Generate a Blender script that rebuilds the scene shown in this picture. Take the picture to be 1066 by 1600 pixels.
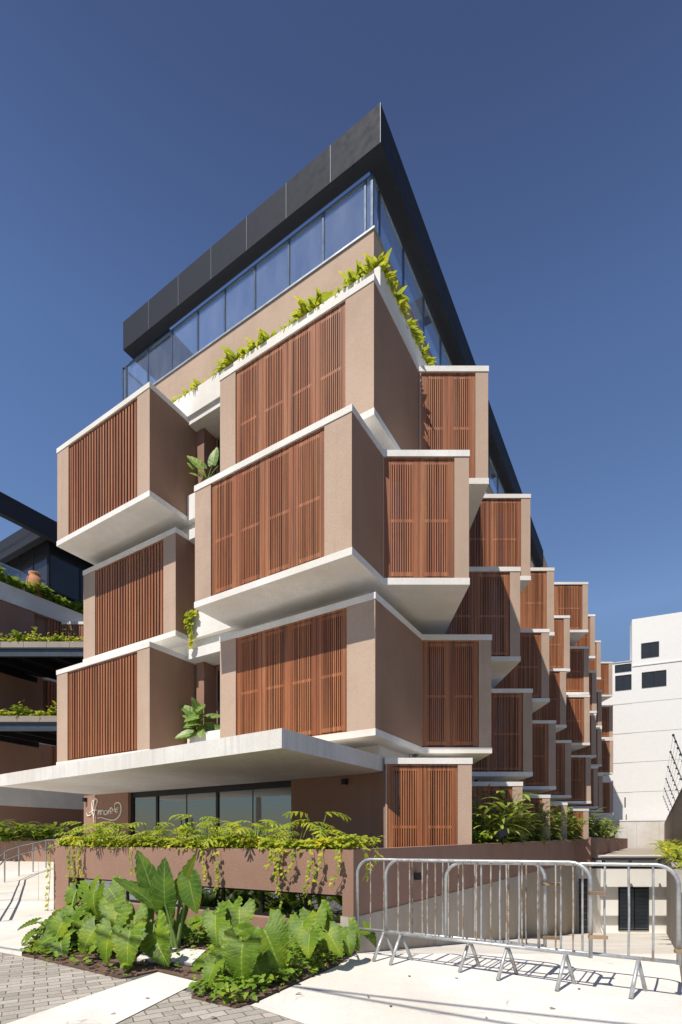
import bpy, math, random
from mathutils import Vector, Matrix
from math import sin, cos, pi, radians, sqrt, atan2

SC = bpy.context.scene
for _o in list(bpy.data.objects):
    bpy.data.objects.remove(_o, do_unlink=True)
random.seed(7)

# ------------------------------------------------------------ camera
F, PX, PY, H = 787.0, 533.0, 1313.0, 1.35     # pixels of focal length at 1066 wide, principal point, eye height
cam_d = bpy.data.cameras.new("camera"); cam = bpy.data.objects.new("camera", cam_d)
SC.collection.objects.link(cam); SC.camera = cam
cam.location = (0, 0, H); cam.rotation_euler = (radians(90), 0, 0)
cam_d.sensor_fit = 'HORIZONTAL'; cam_d.sensor_width = 36.0
cam_d.lens = F / 1066.0 * 36.0
cam_d.shift_y = (PY - 800.0) / 1066.0
cam_d.clip_start = 0.05; cam_d.clip_end = 6000

# ------------------------------------------------------------ sky, sun, exposure
SUN = Vector((-0.46, -0.655, 1.26)).normalized()
W = bpy.data.worlds.new("World"); SC.world = W; W.use_nodes = True
nt = W.node_tree; nt.nodes.clear()
wo = nt.nodes.new('ShaderNodeOutputWorld'); bg = nt.nodes.new('ShaderNodeBackground')
sky = nt.nodes.new('ShaderNodeTexSky'); sky.sky_type = 'NISHITA'; sky.sun_disc = False
sky.sun_elevation = math.asin(SUN.z); sky.sun_rotation = atan2(SUN.x, SUN.y)
sky.altitude = 0; sky.air_density = 1.5; sky.dust_density = 0.0; sky.ozone_density = 4.0
hs = nt.nodes.new('ShaderNodeHueSaturation'); hs.inputs['Saturation'].default_value = 1.1
nt.links.new(sky.outputs[0], hs.inputs['Color'])
# a polarised tropical sky: deeper towards the zenith, by elevation in the world
tcw = nt.nodes.new('ShaderNodeTexCoord'); sxw = nt.nodes.new('ShaderNodeSeparateXYZ'); nt.links.new(tcw.outputs['Generated'], sxw.inputs[0])
crw = nt.nodes.new('ShaderNodeValToRGB'); ew = crw.color_ramp.elements
for _ in range(4): ew.new(.5)
for i_, (p_, c_) in enumerate(((.0, (.42, .46, .55)), (.27, (.66, .62, .68)), (.38, (1, .91, 1)), (.675, (.86, .76, .86)), (.83, (.60, .48, .55)), (1.0, (.45, .36, .42)))):
    ew[i_].position = p_; ew[i_].color = (*c_, 1)
nt.links.new(sxw.outputs['Z'], crw.inputs[0])
mw = nt.nodes.new('ShaderNodeMix'); mw.data_type = 'RGBA'; mw.blend_type = 'MULTIPLY'; mw.inputs[0].default_value = 1
nt.links.new(hs.outputs[0], mw.inputs[6]); nt.links.new(crw.outputs[0], mw.inputs[7])
nt.links.new(mw.outputs[2], bg.inputs[0]); bg.inputs[1].default_value = 0.099
nt.links.new(bg.outputs[0], wo.inputs[0])
sd = bpy.data.lights.new("sun", 'SUN'); sd.energy = 5.0; sd.angle = radians(0.5); sd.color = (1.0, 0.93, 0.83)
so = bpy.data.objects.new("sun", sd); SC.collection.objects.link(so)
so.rotation_euler = SUN.to_track_quat('Z', 'Y').to_euler()
SC.view_settings.view_transform = 'Standard'; SC.view_settings.look = 'None'
SC.view_settings.exposure = 0.27; SC.view_settings.gamma = 1.0

# ------------------------------------------------------------ plan axes: U runs away along the right facade, V away along the left facade
O = Vector((0.65, 9.96)); U = Vector((0.521, 0.8535)); V = Vector((-0.8535, 0.521))
def P(u, v): return O + U * u + V * v
def lam(px): return (px - PX) / F
def vat(px, u):
    """v where the sight line through column px meets the plane u"""
    a = O + U * u; k = lam(px)
    return (a.x - k * a.y) / (k * V.y - V.x)
def uat(px, v):
    a = O + V * v; k = lam(px)
    return (a.x - k * a.y) / (k * U.y - U.x)
def zat(py, Y): return H - (py - PY) * Y / F
def G(px, py, z=0.0):
    Y = (H - z) * F / (py - PY); return Vector((lam(px) * Y, Y, z))
def D(px, py, Y): return Vector((lam(px) * Y, Y, zat(py, Y)))

# ------------------------------------------------------------ materials
def mat(name): 
    m = bpy.data.materials.new(name); m.use_nodes = True
    nt = m.node_tree; b = nt.nodes['Principled BSDF']; return m, nt, b
def N(nt, t, **k):
    n = nt.nodes.new(t)
    for a, v in k.items(): setattr(n, a, v)
    return n
def noise(nt, scale, detail=4, rough=.55, vec=None, mapscale=None, coord='pos'):
    n = N(nt, 'ShaderNodeTexNoise'); n.inputs['Scale'].default_value = scale
    n.inputs['Detail'].default_value = detail; n.inputs['Roughness'].default_value = rough
    if coord == 'pos': src = N(nt, 'ShaderNodeNewGeometry').outputs['Position']
    else: src = N(nt, 'ShaderNodeTexCoord').outputs['Object']
    if mapscale:
        mp = N(nt, 'ShaderNodeMapping'); mp.inputs['Scale'].default_value = mapscale
        nt.links.new(src, mp.inputs['Vector']); src = mp.outputs[0]
    nt.links.new(src, n.inputs['Vector']); return n.outputs['Fac']
def ramp(nt, fac, stops):
    r = N(nt, 'ShaderNodeValToRGB'); e = r.color_ramp.elements
    while len(e) < len(stops): e.new(0.5)
    for i, (p, c) in enumerate(stops):
        e[i].position = p; e[i].color = (c[0], c[1], c[2], 1) if not isinstance(c, (int, float)) else (c, c, c, 1)
    nt.links.new(fac, r.inputs[0]); return r.outputs[0]
def mix(nt, a, b, fac, mode='MIX'):
    m = N(nt, 'ShaderNodeMix', data_type='RGBA', blend_type=mode)
    for i, s in ((6, a), (7, b)):
        if isinstance(s, tuple): m.inputs[i].default_value = (s[0], s[1], s[2], 1)
        else: nt.links.new(s, m.inputs[i])
    if isinstance(fac, (int, float)): m.inputs[0].default_value = fac
    else: nt.links.new(fac, m.inputs[0])
    return m.outputs[2]
def bump(nt, b, h, strength, dist):
    n = N(nt, 'ShaderNodeBump'); n.inputs['Strength'].default_value = strength; n.inputs['Distance'].default_value = dist
    nt.links.new(h, n.inputs['Height']); nt.links.new(n.outputs[0], b.inputs['Normal'])
def sc(c, k): return tuple(min(1, x * k) for x in c)

def stucco(name, c, grain=1.0):
    m, nt, b = mat(name)
    big = noise(nt, .7, 5, .6); streak = noise(nt, 1.6, 4, .6, mapscale=(1, 1, .12)); fine = noise(nt, 60, 3, .7); speck = noise(nt, 95, 1, .5)
    col = ramp(nt, big, [(.3, sc(c, .90)), (.7, sc(c, 1.08))])
    col = mix(nt, col, sc(c, .74), ramp(nt, streak, [(.50, 0.0), (.75, .6)]))
    run = noise(nt, 7, 3, .6, mapscale=(1, 1, .03)); col = mix(nt, col, sc(c, .80), ramp(nt, run, [(.58, 0.0), (.74, .5)]))
    patch = noise(nt, .45, 6, .7); col = mix(nt, col, (min(1, c[0] * 1.12), c[1] * 1.16, c[2] * 1.2), ramp(nt, patch, [(.5, 0.0), (.64, .55)]))
    col = mix(nt, col, sc(c, .78), ramp(nt, fine, [(.38, .55), (.55, 0.0)]))
    col = mix(nt, col, sc(c, 1.55), ramp(nt, speck, [(.66, 0.0), (.74, .8 * grain)]))
    nt.links.new(col, b.inputs['Base Color']); b.inputs['Roughness'].default_value = .92
    bump(nt, b, noise(nt, 45, 4, .7), .5, .012); return m
def concrete(name, c, board=False, stain=.3, joints=0.0, cracks=False):
    m, nt, b = mat(name)
    big = noise(nt, .9, 6, .62); fine = noise(nt, 30, 5, .7); st = noise(nt, 2.2, 5, .65, mapscale=(1, 1, .25)); pat = noise(nt, .35, 4, .6)
    col = ramp(nt, big, [(.3, sc(c, .84)), (.7, sc(c, 1.06))])
    col = mix(nt, col, (c[0] * .86, c[1] * .83, c[2] * .78), ramp(nt, pat, [(.45, 0.0), (.60, 1.0)]))
    col = mix(nt, col, sc(c, .62), ramp(nt, st, [(.52, 0.0), (.8, stain * 1.6)]))
    col = mix(nt, col, sc(c, .72), ramp(nt, fine, [(.35, .55), (.5, 0.0)]))
    if board:
        w = noise(nt, 9, 2, .5, mapscale=(1, 1, .04))
        col = mix(nt, col, sc(c, .70), ramp(nt, w, [(.5, 0.0), (.72, .6)]))
    if joints:
        g = N(nt, 'ShaderNodeNewGeometry'); mp = N(nt, 'ShaderNodeMapping'); mp.inputs['Rotation'].default_value = (0, 0, radians(-31)); nt.links.new(g.outputs['Position'], mp.inputs[0])
        br = N(nt, 'ShaderNodeTexBrick'); br.offset = 0; br.inputs['Scale'].default_value = 1; br.inputs['Brick Width'].default_value = joints; br.inputs['Row Height'].default_value = joints * .8; br.inputs['Mortar Size'].default_value = .007
        nt.links.new(mp.outputs[0], br.inputs[0]); f_ = ramp(nt, br.outputs['Fac'], [(.2, 0.0), (.8, .75)]); col = mix(nt, col, sc(c, .35), f_)
    if cracks:
        nz = N(nt, 'ShaderNodeTexNoise'); nz.inputs['Scale'].default_value = 1.6; nz.inputs['Detail'].default_value = 5; g = N(nt, 'ShaderNodeNewGeometry'); nt.links.new(g.outputs['Position'], nz.inputs['Vector'])
        vm = N(nt, 'ShaderNodeVectorMath', operation='MULTIPLY_ADD'); nt.links.new(nz.outputs['Color'], vm.inputs[0]); vm.inputs[1].default_value = (.7, .7, .7); nt.links.new(g.outputs['Position'], vm.inputs[2])
        vo = N(nt, 'ShaderNodeTexVoronoi', feature='DISTANCE_TO_EDGE'); vo.inputs['Scale'].default_value = .42; nt.links.new(vm.outputs[0], vo.inputs['Vector'])
        ck = ramp(nt, vo.outputs['Distance'], [(.0, .7), (.004, 0.0)]); brk = ramp(nt, noise(nt, 1.1, 3, .6), [(.5, 0.0), (.56, 1.0)])
        mm = N(nt, 'ShaderNodeMath', operation='MULTIPLY'); nt.links.new(ck, mm.inputs[0]); nt.links.new(brk, mm.inputs[1]); col = mix(nt, col, sc(c, .35), mm.outputs[0])
        spots = ramp(nt, noise(nt, 7, 3, .5), [(.70, 0.0), (.76, .45)]); col = mix(nt, col, sc(c, .5), spots)
        tyre = ramp(nt, noise(nt, 1.5, 4, .6, mapscale=(1, .12, 1)), [(.52, 0.0), (.7, .35)]); col = mix(nt, col, sc(c, .6), tyre)
    nt.links.new(col, b.inputs['Base Color']); b.inputs['Roughness'].default_value = .88
    bump(nt, b, fine, .35, .008); return m
def wood(name, c):
    m, nt, b = mat(name)
    slat = noise(nt, 17, 0, .5, mapscale=(1, 1, .015)); gr = noise(nt, 30, 6, .65, mapscale=(1, 1, .06)); big = noise(nt, 1.1, 4, .55, mapscale=(1, 1, .5)); red = noise(nt, 5, 1, .5, mapscale=(1, 1, .05))
    col = ramp(nt, slat, [(.28, sc(c, .55)), (.48, c), (.70, (c[0] * 1.3, c[1] * 1.45, c[2] * 1.5))])
    col = mix(nt, col, (c[0] * 1.0, c[1] * .74, c[2] * .62), ramp(nt, red, [(.48, 0.0), (.62, .5)]))
    col = mix(nt, col, sc(c, .42), ramp(nt, gr, [(.5, 0.0), (.75, .6)]))
    col = mix(nt, col, (c[0] * 1.15, c[1] * 1.4, c[2] * 1.6), ramp(nt, big, [(.54, 0.0), (.8, .4)]))
    nt.links.new(col, b.inputs['Base Color']); b.inputs['Roughness'].default_value = .5
    bump(nt, b, gr, .3, .003); return m
def plain(name, c, rough=.5, metal=0.0, var=.12, spec=.5):
    m, nt, b = mat(name)
    n = noise(nt, 3.5, 5, .6)
    col = ramp(nt, n, [(.3, sc(c, 1 - var)), (.7, sc(c, 1 + var))])
    nt.links.new(col, b.inputs['Base Color']); b.inputs['Roughness'].default_value = rough; b.inputs['Metallic'].default_value = metal
    b.inputs['Specular IOR Level'].default_value = spec
    r = ramp(nt, noise(nt, 6, 4, .6), [(.3, rough * .85), (.7, min(1, rough * 1.2))]); nt.links.new(r, b.inputs['Roughness'])
    return m
def glass(name, tint, trans, rough=.02, painted_sheen=0.0):
    m, nt, b = mat(name); nt.nodes.remove(b)
    out = [n for n in nt.nodes if n.type == 'OUTPUT_MATERIAL'][0]
    tr = N(nt, 'ShaderNodeBsdfTransparent'); tr.inputs[0].default_value = (*tint, 1)
    gl = N(nt, 'ShaderNodeBsdfGlossy'); gl.inputs['Roughness'].default_value = rough; gl.inputs[0].default_value = (.9, .95, 1, 1)
    fr = N(nt, 'ShaderNodeFresnel'); fr.inputs[0].default_value = 1.5
    mt = N(nt, 'ShaderNodeMath', operation='MULTIPLY_ADD'); mt.inputs[1].default_value = 1.0; mt.inputs[2].default_value = 1 - trans
    ge = N(nt, 'ShaderNodeNewGeometry'); iv = N(nt, 'ShaderNodeMath', operation='SUBTRACT'); iv.inputs[0].default_value = 1.0; nt.links.new(ge.outputs['Backfacing'], iv.inputs[1])
    fm_ = N(nt, 'ShaderNodeMath', operation='MULTIPLY'); nt.links.new(fr.outputs[0], fm_.inputs[0]); nt.links.new(iv.outputs[0], fm_.inputs[1])
    nt.links.new(fm_.outputs[0], mt.inputs[0])
    mx = N(nt, 'ShaderNodeMixShader'); nt.links.new(mt.outputs[0], mx.inputs[0]); nt.links.new(tr.outputs[0], mx.inputs[1]); nt.links.new(gl.outputs[0], mx.inputs[2])
    if painted_sheen:  # pale diffuse veil painted in for the sky reflection that lightens the panes
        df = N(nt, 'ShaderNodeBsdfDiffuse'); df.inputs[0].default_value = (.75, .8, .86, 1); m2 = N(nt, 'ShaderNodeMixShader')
        nt.links.new(ramp(nt, noise(nt, 2.5, 5, .6, mapscale=(1, 1, .3)), [(.3, painted_sheen * .6), (.7, painted_sheen * 1.4)]), m2.inputs[0]); nt.links.new(mx.outputs[0], m2.inputs[1]); nt.links.new(df.outputs[0], m2.inputs[2]); nt.links.new(m2.outputs[0], out.inputs[0]); return m
    nt.links.new(mx.outputs[0], out.inputs[0]); return m
def leafmat(name, c, vein, freq=15.0, veinamt=.5, trans=.35, rough=.38):
    m, nt, b = mat(name); out = [n for n in nt.nodes if n.type == 'OUTPUT_MATERIAL'][0]
    uv = N(nt, 'ShaderNodeUVMap'); sx = N(nt, 'ShaderNodeSeparateXYZ'); nt.links.new(uv.outputs[0], sx.inputs[0])
    def M(op, a, bb):
        n = N(nt, 'ShaderNodeMath', operation=op)
        for i, s in enumerate((a, bb)):
            if s is None: continue
            if isinstance(s, (int, float)): n.inputs[i].default_value = s
            else: nt.links.new(s, n.inputs[i])
        return n.outputs[0]
    au = M('ABSOLUTE', M('SUBTRACT', sx.outputs[0], .5), None)
    ph = M('SUBTRACT', sx.outputs[1], M('MULTIPLY', au, .55))
    wv = M('ABSOLUTE', M('SINE', M('MULTIPLY', ph, freq), None), None)
    side = ramp(nt, wv, [(.0, 1.0), (.22, 0.0)]); mid = ramp(nt, au, [(.012, 1.0), (.03, 0.0)])
    vn = M('MAXIMUM', side, mid)
    oi = N(nt, 'ShaderNodeObjectInfo')
    big = noise(nt, 5.5, 3, .6)
    col = ramp(nt, big, [(.34, sc(c, .45)), (.5, c), (.66, (min(1, c[0] * 2.0), c[1] * 1.35, c[2] * 1.1))])
    blot = noise(nt, 38, 3, .6); col = mix(nt, col, (c[0] * 1.6, c[1] * .9, c[2]), ramp(nt, blot, [(.62, 0.0), (.72, .5)]))
    col = mix(nt, col, vein, M('MULTIPLY', vn, veinamt))
    col = mix(nt, col, sc(c, .75), ramp(nt, oi.outputs['Random'], [(.0, 0.0), (1.0, .35)]))
    nt.links.new(col, b.inputs['Base Color']); b.inputs['Roughness'].default_value = rough; b.inputs['Specular IOR Level'].default_value = .32
    tl = N(nt, 'ShaderNodeBsdfTranslucent'); tc = mix(nt, col, (.75, .9, .1), .35, 'MIX'); nt.links.new(tc, tl.inputs[0])
    ms = N(nt, 'ShaderNodeMixShader'); ms.inputs[0].default_value = trans
    nt.links.new(b.outputs[0], ms.inputs[1]); nt.links.new(tl.outputs[0], ms.inputs[2]); nt.links.new(ms.outputs[0], out.inputs[0])
    bump(nt, b, M('MULTIPLY', vn, -1.0), .25, .01)
    return m

M = {}
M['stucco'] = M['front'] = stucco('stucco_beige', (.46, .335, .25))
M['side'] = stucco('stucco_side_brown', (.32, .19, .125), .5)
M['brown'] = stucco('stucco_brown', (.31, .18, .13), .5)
M['white'] = concrete('concrete_white', (.80, .78, .74), stain=.2)
M['canopy'] = concrete('concrete_canopy', (.72, .70, .665), board=True, stain=.3)
M['grey'] = concrete('concrete_grey', (.34, .30, .26), stain=.4)
M['block'] = concrete('concrete_wall', (.47, .42, .35), stain=.35, board=True)
M['drive'] = concrete('concrete_drive', (.70, .675, .63), stain=.2, cracks=True)
M['ramp'] = concrete('concrete_ramp', (.64, .61, .56), stain=.25, joints=2.6)
M['asphalt'] = concrete('asphalt', (.13, .125, .115), stain=.3)
M['paint'] = plain('white_render', (.735, .725, .70), .9, 0, .025, .2)
M['wood'] = wood('wood_slats', (.33, .122, .048))
M['wood_b'] = wood('wood_battens', (.30, .116, .048))
M['dark'] = plain('dark_cladding', (.034, .038, .050), .6, 0, .03, .06)
M['black'] = plain('black_metal', (.012, .012, .014), .4, .2)
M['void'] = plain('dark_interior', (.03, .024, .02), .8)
M['seam'] = plain('metal_seam', (.45, .48, .52), .4, .5)
M['joint'] = plain('cladding_joint', (.16, .18, .2), .5, .3)
M['alu'] = plain('anodised_frame', (.12, .16, .21), .35, .6)
M['steel'] = plain('stainless_rail', (.45, .45, .44), .3, .9)
M['beam'] = plain('painted_steel_beam', (.05, .065, .085), .45, .2)
M['curtain'] = plain('curtain_cloth', (.34, .31, .27), .9)
M['glass'] = glass('balustrade_glass', (.95, .98, 1.0), .93, painted_sheen=.055)
M['win'] = glass('window_glass', (.45, .46, .46), .97)
M['shop'] = glass('shopfront_glass', (.60, .64, .66), .80)
M['wwin'] = plain('far_window_glass', (.028, .03, .034), .12, .0, spec=.45)
M['soil'] = plain('garden_soil', (.12, .075, .05), .95, 0, .4)
M['terracotta'] = plain('terracotta', (.50, .21, .10), .8)
M['script'] = plain('sign_letters', (.85, .80, .72), .6)
M['stem'] = plain('plant_stem', (.16, .24, .06), .5)
M['leaf_big'] = leafmat('leaf_big', (.105, .20, .009), (.36, .45, .07), 26, .65, .25, .50)
M['leaf_dark'] = leafmat('leaf_tall', (.075, .17, .022), (.38, .50, .16), 26, .6, .28)
M['leaf_vine'] = leafmat('leaf_vine', (.36, .43, .035), (.6, .6, .15), 18, .3, .4)
M['leaf_phil'] = leafmat('leaf_lobed', (.30, .40, .03), (.55, .55, .12), 18, .3, .4)
M['leaf_cover'] = leafmat('leaf_cover', (.15, .27, .025), (.4, .5, .1), 18, .3, .3)
M['leaf_ginger'] = leafmat('leaf_ginger', (.24, .33, .06), (.62, .62, .22), 30, .75, .25)
M['leaf_roof'] = leafmat('leaf_roof', (.36, .42, .03), (.6, .6, .12), 18, .3, .4)
M['leaf_varieg'] = leafmat('leaf_variegated', (.14, .27, .05), (.60, .66, .35), 16, .8, .3)

def galv():
    m, nt, b = mat('galvanised_steel')
    n = noise(nt, 14, 5, .7); r = noise(nt, 5, 4, .7, mapscale=(1, 1, .35))
    col = ramp(nt, n, [(.3, (.34, .36, .37)), (.7, (.58, .59, .59))])
    col = mix(nt, col, (.24, .12, .05), ramp(nt, r, [(.58, 0.0), (.70, .75)]))
    nt.links.new(col, b.inputs['Base Color']); b.inputs['Metallic'].default_value = .65
    nt.links.new(ramp(nt, n, [(.3, .35), (.7, .6)]), b.inputs['Roughness']); return m
def rusty():
    m, nt, b = mat('rusty_bar')
    n = noise(nt, 9, 5, .7); col = ramp(nt, n, [(.30, (.15, .08, .045)), (.45, (.27, .19, .12)), (.55, (.40, .37, .33)), (.7, (.46, .45, .43))])
    nt.links.new(col, b.inputs['Base Color']); b.inputs['Roughness'].default_value = .7; b.inputs['Metallic'].default_value = .3; return m
M['galv'] = galv(); M['rust'] = rusty()
M['strap'] = plain('rusty_strap', (.26, .18, .11), .85, .1, .5)
def pavers():
    m, nt, b = mat('block_paving')
    g = N(nt, 'ShaderNodeNewGeometry'); mp = N(nt, 'ShaderNodeMapping'); mp.inputs['Rotation'].default_value = (0, 0, radians(-31))
    # slight waviness so the courses are not ruler straight
    nz = N(nt, 'ShaderNodeTexNoise'); nz.inputs['Scale'].default_value = 2.2; nt.links.new(g.outputs['Position'], nz.inputs['Vector'])
    vm = N(nt, 'ShaderNodeVectorMath', operation='MULTIPLY_ADD'); nt.links.new(nz.outputs['Color'], vm.inputs[0]); vm.inputs[1].default_value = (.05, .05, 0)
    nt.links.new(g.outputs['Position'], vm.inputs[2]); nt.links.new(vm.outputs[0], mp.inputs['Vector'])
    br = N(nt, 'ShaderNodeTexBrick'); br.inputs['Scale'].default_value = 1.0
    br.inputs['Brick Width'].default_value = .215; br.inputs['Row Height'].default_value = .108; br.inputs['Mortar Size'].default_value = .0045
    br.inputs['Mortar Smooth'].default_value = .3; br.inputs['Bias'].default_value = 0
    br.inputs['Color1'].default_value = (.27, .245, .21, 1); br.inputs['Color2'].default_value = (.42, .385, .335, 1); br.inputs['Mortar'].default_value = (.10, .085, .068, 1)
    nt.links.new(mp.outputs[0], br.inputs['Vector'])
    n = noise(nt, 4, 6, .7); n2 = noise(nt, 45, 4, .7)
    col = mix(nt, br.outputs['Color'], (.42, .38, .33), ramp(nt, n, [(.5, 0.0), (.75, .55)]))
    col = mix(nt, col, (.10, .085, .07), ramp(nt, n2, [(.3, .6), (.45, 0.0)]))
    nt.links.new(col, b.inputs['Base Color']); b.inputs['Roughness'].default_value = .9
    h = mix(nt, (1, 1, 1), (0, 0, 0), br.outputs['Fac']); h2 = mix(nt, h, n2, .12)
    bump(nt, b, h2, .9, .012); return m
M['pavers'] = pavers()

# ------------------------------------------------------------ mesh builder
class MB:
    def __init__(s): s.v = []; s.f = []; s.uv = {}; s.sm = False
    def face(s, idx, uv=None):
        s.f.append(tuple(idx))
        if uv: s.uv[len(s.f) - 1] = uv
    def prism(s, pts, z0, z1, z0b=None, z1b=None):
        """extrude a plan polygon; z may be given per point"""
        n = len(pts); k = len(s.v)
        a0 = z0 if isinstance(z0, (list, tuple)) else [z0] * n
        a1 = z1 if isinstance(z1, (list, tuple)) else [z1] * n
        ar = sum(pts[i][0] * pts[(i + 1) % n][1] - pts[(i + 1) % n][0] * pts[i][1] for i in range(n))
        idx = list(range(n)) if ar > 0 else list(range(n))[::-1]
        for i in idx: s.v.append((pts[i][0], pts[i][1], a0[i]))
        for i in idx: s.v.append((pts[i][0], pts[i][1], a1[i]))
        s.face([k + i for i in range(n)][::-1]); s.face([k + n + i for i in range(n)])
        for i in range(n):
            j = (i + 1) % n; s.face([k + i, k + j, k + n + j, k + n + i])
        return s
    def bar(s, a, b, w, z0, z1, off=0.0):
        """upright slab from plan point a to b, thickness w to the left side of a->b starting at off"""
        a = Vector(a[:2]); b = Vector(b[:2]); d = (b - a).normalized(); n = Vector((-d.y, d.x))
        return s.prism([a + n * off, b + n * off, b + n * (off + w), a + n * (off + w)], z0, z1)
    def box(s, c, sx, sy, sz, rot=0.0):
        c = Vector(c); ca, sa = cos(rot), sin(rot)
        pts = [(c.x + ca * x - sa * y, c.y + sa * x + ca * y) for x, y in ((-sx / 2, -sy / 2), (sx / 2, -sy / 2), (sx / 2, sy / 2), (-sx / 2, sy / 2))]
        return s.prism(pts, c.z - sz / 2, c.z + sz / 2)
    def tube(s, pts, r, n=8, caps=True):
        pts = [Vector(p) for p in pts]; m = len(pts); k0 = len(s.v)
        rs = r if isinstance(r, (list, tuple)) else [r] * m
        t0 = (pts[1] - pts[0]).normalized(); ref = Vector((0, 0, 1)) if abs(t0.z) < .9 else Vector((1, 0, 0))
        x = t0.cross(ref).normalized()
        for i, p in enumerate(pts):
            t = (pts[min(i + 1, m - 1)] - pts[max(i - 1, 0)]).normalized()
            x = (x - t * x.dot(t)).normalized(); y = t.cross(x)
            for j in range(n):
                a = 2 * pi * j / n; s.v.append(tuple(p + (x * cos(a) + y * sin(a)) * rs[i]))
        for i in range(m - 1):
            for j in range(n):
                a = k0 + i * n + j; b = k0 + i * n + (j + 1) % n
                s.face([a, b, b + n, a + n])
        if caps: s.face([k0 + j for j in range(n)][::-1]); s.face([k0 + (m - 1) * n + j for j in range(n)])
        return s
    def lathe(s, c, prof, n=20):
        k = len(s.v); c = Vector(c)
        for r, z in prof:
            for j in range(n):
                a = 2 * pi * j / n; s.v.append((c.x + r * cos(a), c.y + r * sin(a), c.z + z))
        for i in range(len(prof) - 1):
            for j in range(n):
                a = k + i * n + j; b = k + i * n + (j + 1) % n; s.face([a, b, b + n, a + n])
        return s
    def quad(s, a, b, c, d, uv=None):
        k = len(s.v); s.v += [tuple(a), tuple(b), tuple(c), tuple(d)]; s.face([k, k + 1, k + 2, k + 3], uv); return s

WO = {}      # world origin of each object, so that child meshes can be written in world coordinates
def tag(o, label=None, cat=None, group=None, kind=None):
    if label: o['label'] = label
    if cat: o['category'] = cat
    if group: o['group'] = group
    if kind: o['kind'] = kind
    return o
def link(o): SC.collection.objects.link(o); return o
def build(mb, name, m, parent=None, smooth=False, origin=None):
    me = bpy.data.meshes.new(name)
    if parent is not None: org = WO[parent.name]
    elif origin is not None: org = Vector(origin)
    elif mb.v:
        org = Vector((sum(p[0] for p in mb.v) / len(mb.v), sum(p[1] for p in mb.v) / len(mb.v), min(p[2] for p in mb.v)))
    else: org = Vector((0, 0, 0))
    me.from_pydata([(p[0] - org.x, p[1] - org.y, p[2] - org.z) for p in mb.v], [], mb.f)
    if mb.uv:
        l = me.uv_layers.new(name='UVMap')
        for pi_, p in enumerate(me.polygons):
            u = mb.uv.get(pi_)
            if u:
                for li, q in zip(p.loop_indices, u): l.data[li].uv = q
    me.materials.append(M[m] if isinstance(m, str) else m)
    if smooth: me.polygons.foreach_set('use_smooth', [True] * len(me.polygons))
    me.update()
    o = link(bpy.data.objects.new(name, me))
    if parent is not None: o.parent = parent
    else: o.location = org
    WO[o.name] = org
    return o
def thing(name, label, cat, loc, group=None):
    o = link(bpy.data.objects.new(name, None)); o.empty_display_size = .3
    o.location = loc; WO[o.name] = Vector(loc); return tag(o, label, cat, group)
def copy_tree(o, parent=None):
    c = o.copy(); link(c)
    if parent is not None: c.parent = parent
    for ch in list(o.children): copy_tree(ch, c)
    return c
def struct(mb, name, m): return tag(build(mb, name, m), kind='structure')

# levels
T = {0: 0.0, 1: 3.1, 2: 6.25, 3: 9.40, 4: 12.55, 5: 15.70}
ST, SB = .13, .14          # slab thicknesses, top and bottom of each balcony box
GAP = .36
# ============================================================ GROUND
def Lx(Y): return .153 + .6105 * (Y - 6.21)         # face line of the retaining wall beside the ramp
def Rx(Y): return 3.39 + .64 * (Y - 5.03)           # face line of the wall on the other side
g = MB()
BIG = 1500.
def cell(x0, y0, x1, y1):
    g.quad((x0, y0, 0), (x1, y0, 0), (x1, y1, 0), (x0, y1, 0))
for a in range(-3, 3):
    for b in (-18, -12, -6): cell(a * 8, b, a * 8 + 8, b + 6)
    cell(a * 8, 0, a * 8 + 8, 5.9)
ys_ = [5.9, 10, 16, 22, 27.4, 40, 60]
for ya, yb in zip(ys_, ys_[1:]):
    g.quad((-24, ya, 0), (Lx(ya), ya, 0), (Lx(yb), yb, 0), (-24, yb, 0))
    g.quad((Rx(ya) + .1, ya, 0), (44, ya, 0), (44, yb, 0), (Rx(yb) + .1, yb, 0))
    if ya >= 27: g.quad((Lx(ya), ya, 0), (Rx(ya) + .1, ya, 0), (Rx(yb) + .1, yb, 0), (Lx(yb), yb, 0))
g.quad((24, -18, 0), (44, -18, 0), (44, 5.9, 0), (24, 5.9, 0))
g.quad((-BIG, -BIG, 0), (BIG, -BIG, 0), (BIG, -18, 0), (-BIG, -18, 0)); g.quad((-BIG, 60, 0), (BIG, 60, 0), (BIG, BIG, 0), (-BIG, BIG, 0))
g.quad((-BIG, -18, 0), (-24, -18, 0), (-24, 60, 0), (-BIG, 60, 0)); g.quad((44, -18, 0), (BIG, -18, 0), (BIG, 60, 0), (44, 60, 0))
struct(g, 'ground', 'asphalt')
def gp(px, py, z): return G(px, py, z)
def ext(a, b, k):
    """point beyond b on the line a->b"""
    d = (b - a).normalized(); return b + d * k
def poly(mb, pts): 
    k = len(mb.v); mb.v += [tuple(q) for q in pts]; mb.face(list(range(k, k + len(pts)))); return mb
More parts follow.
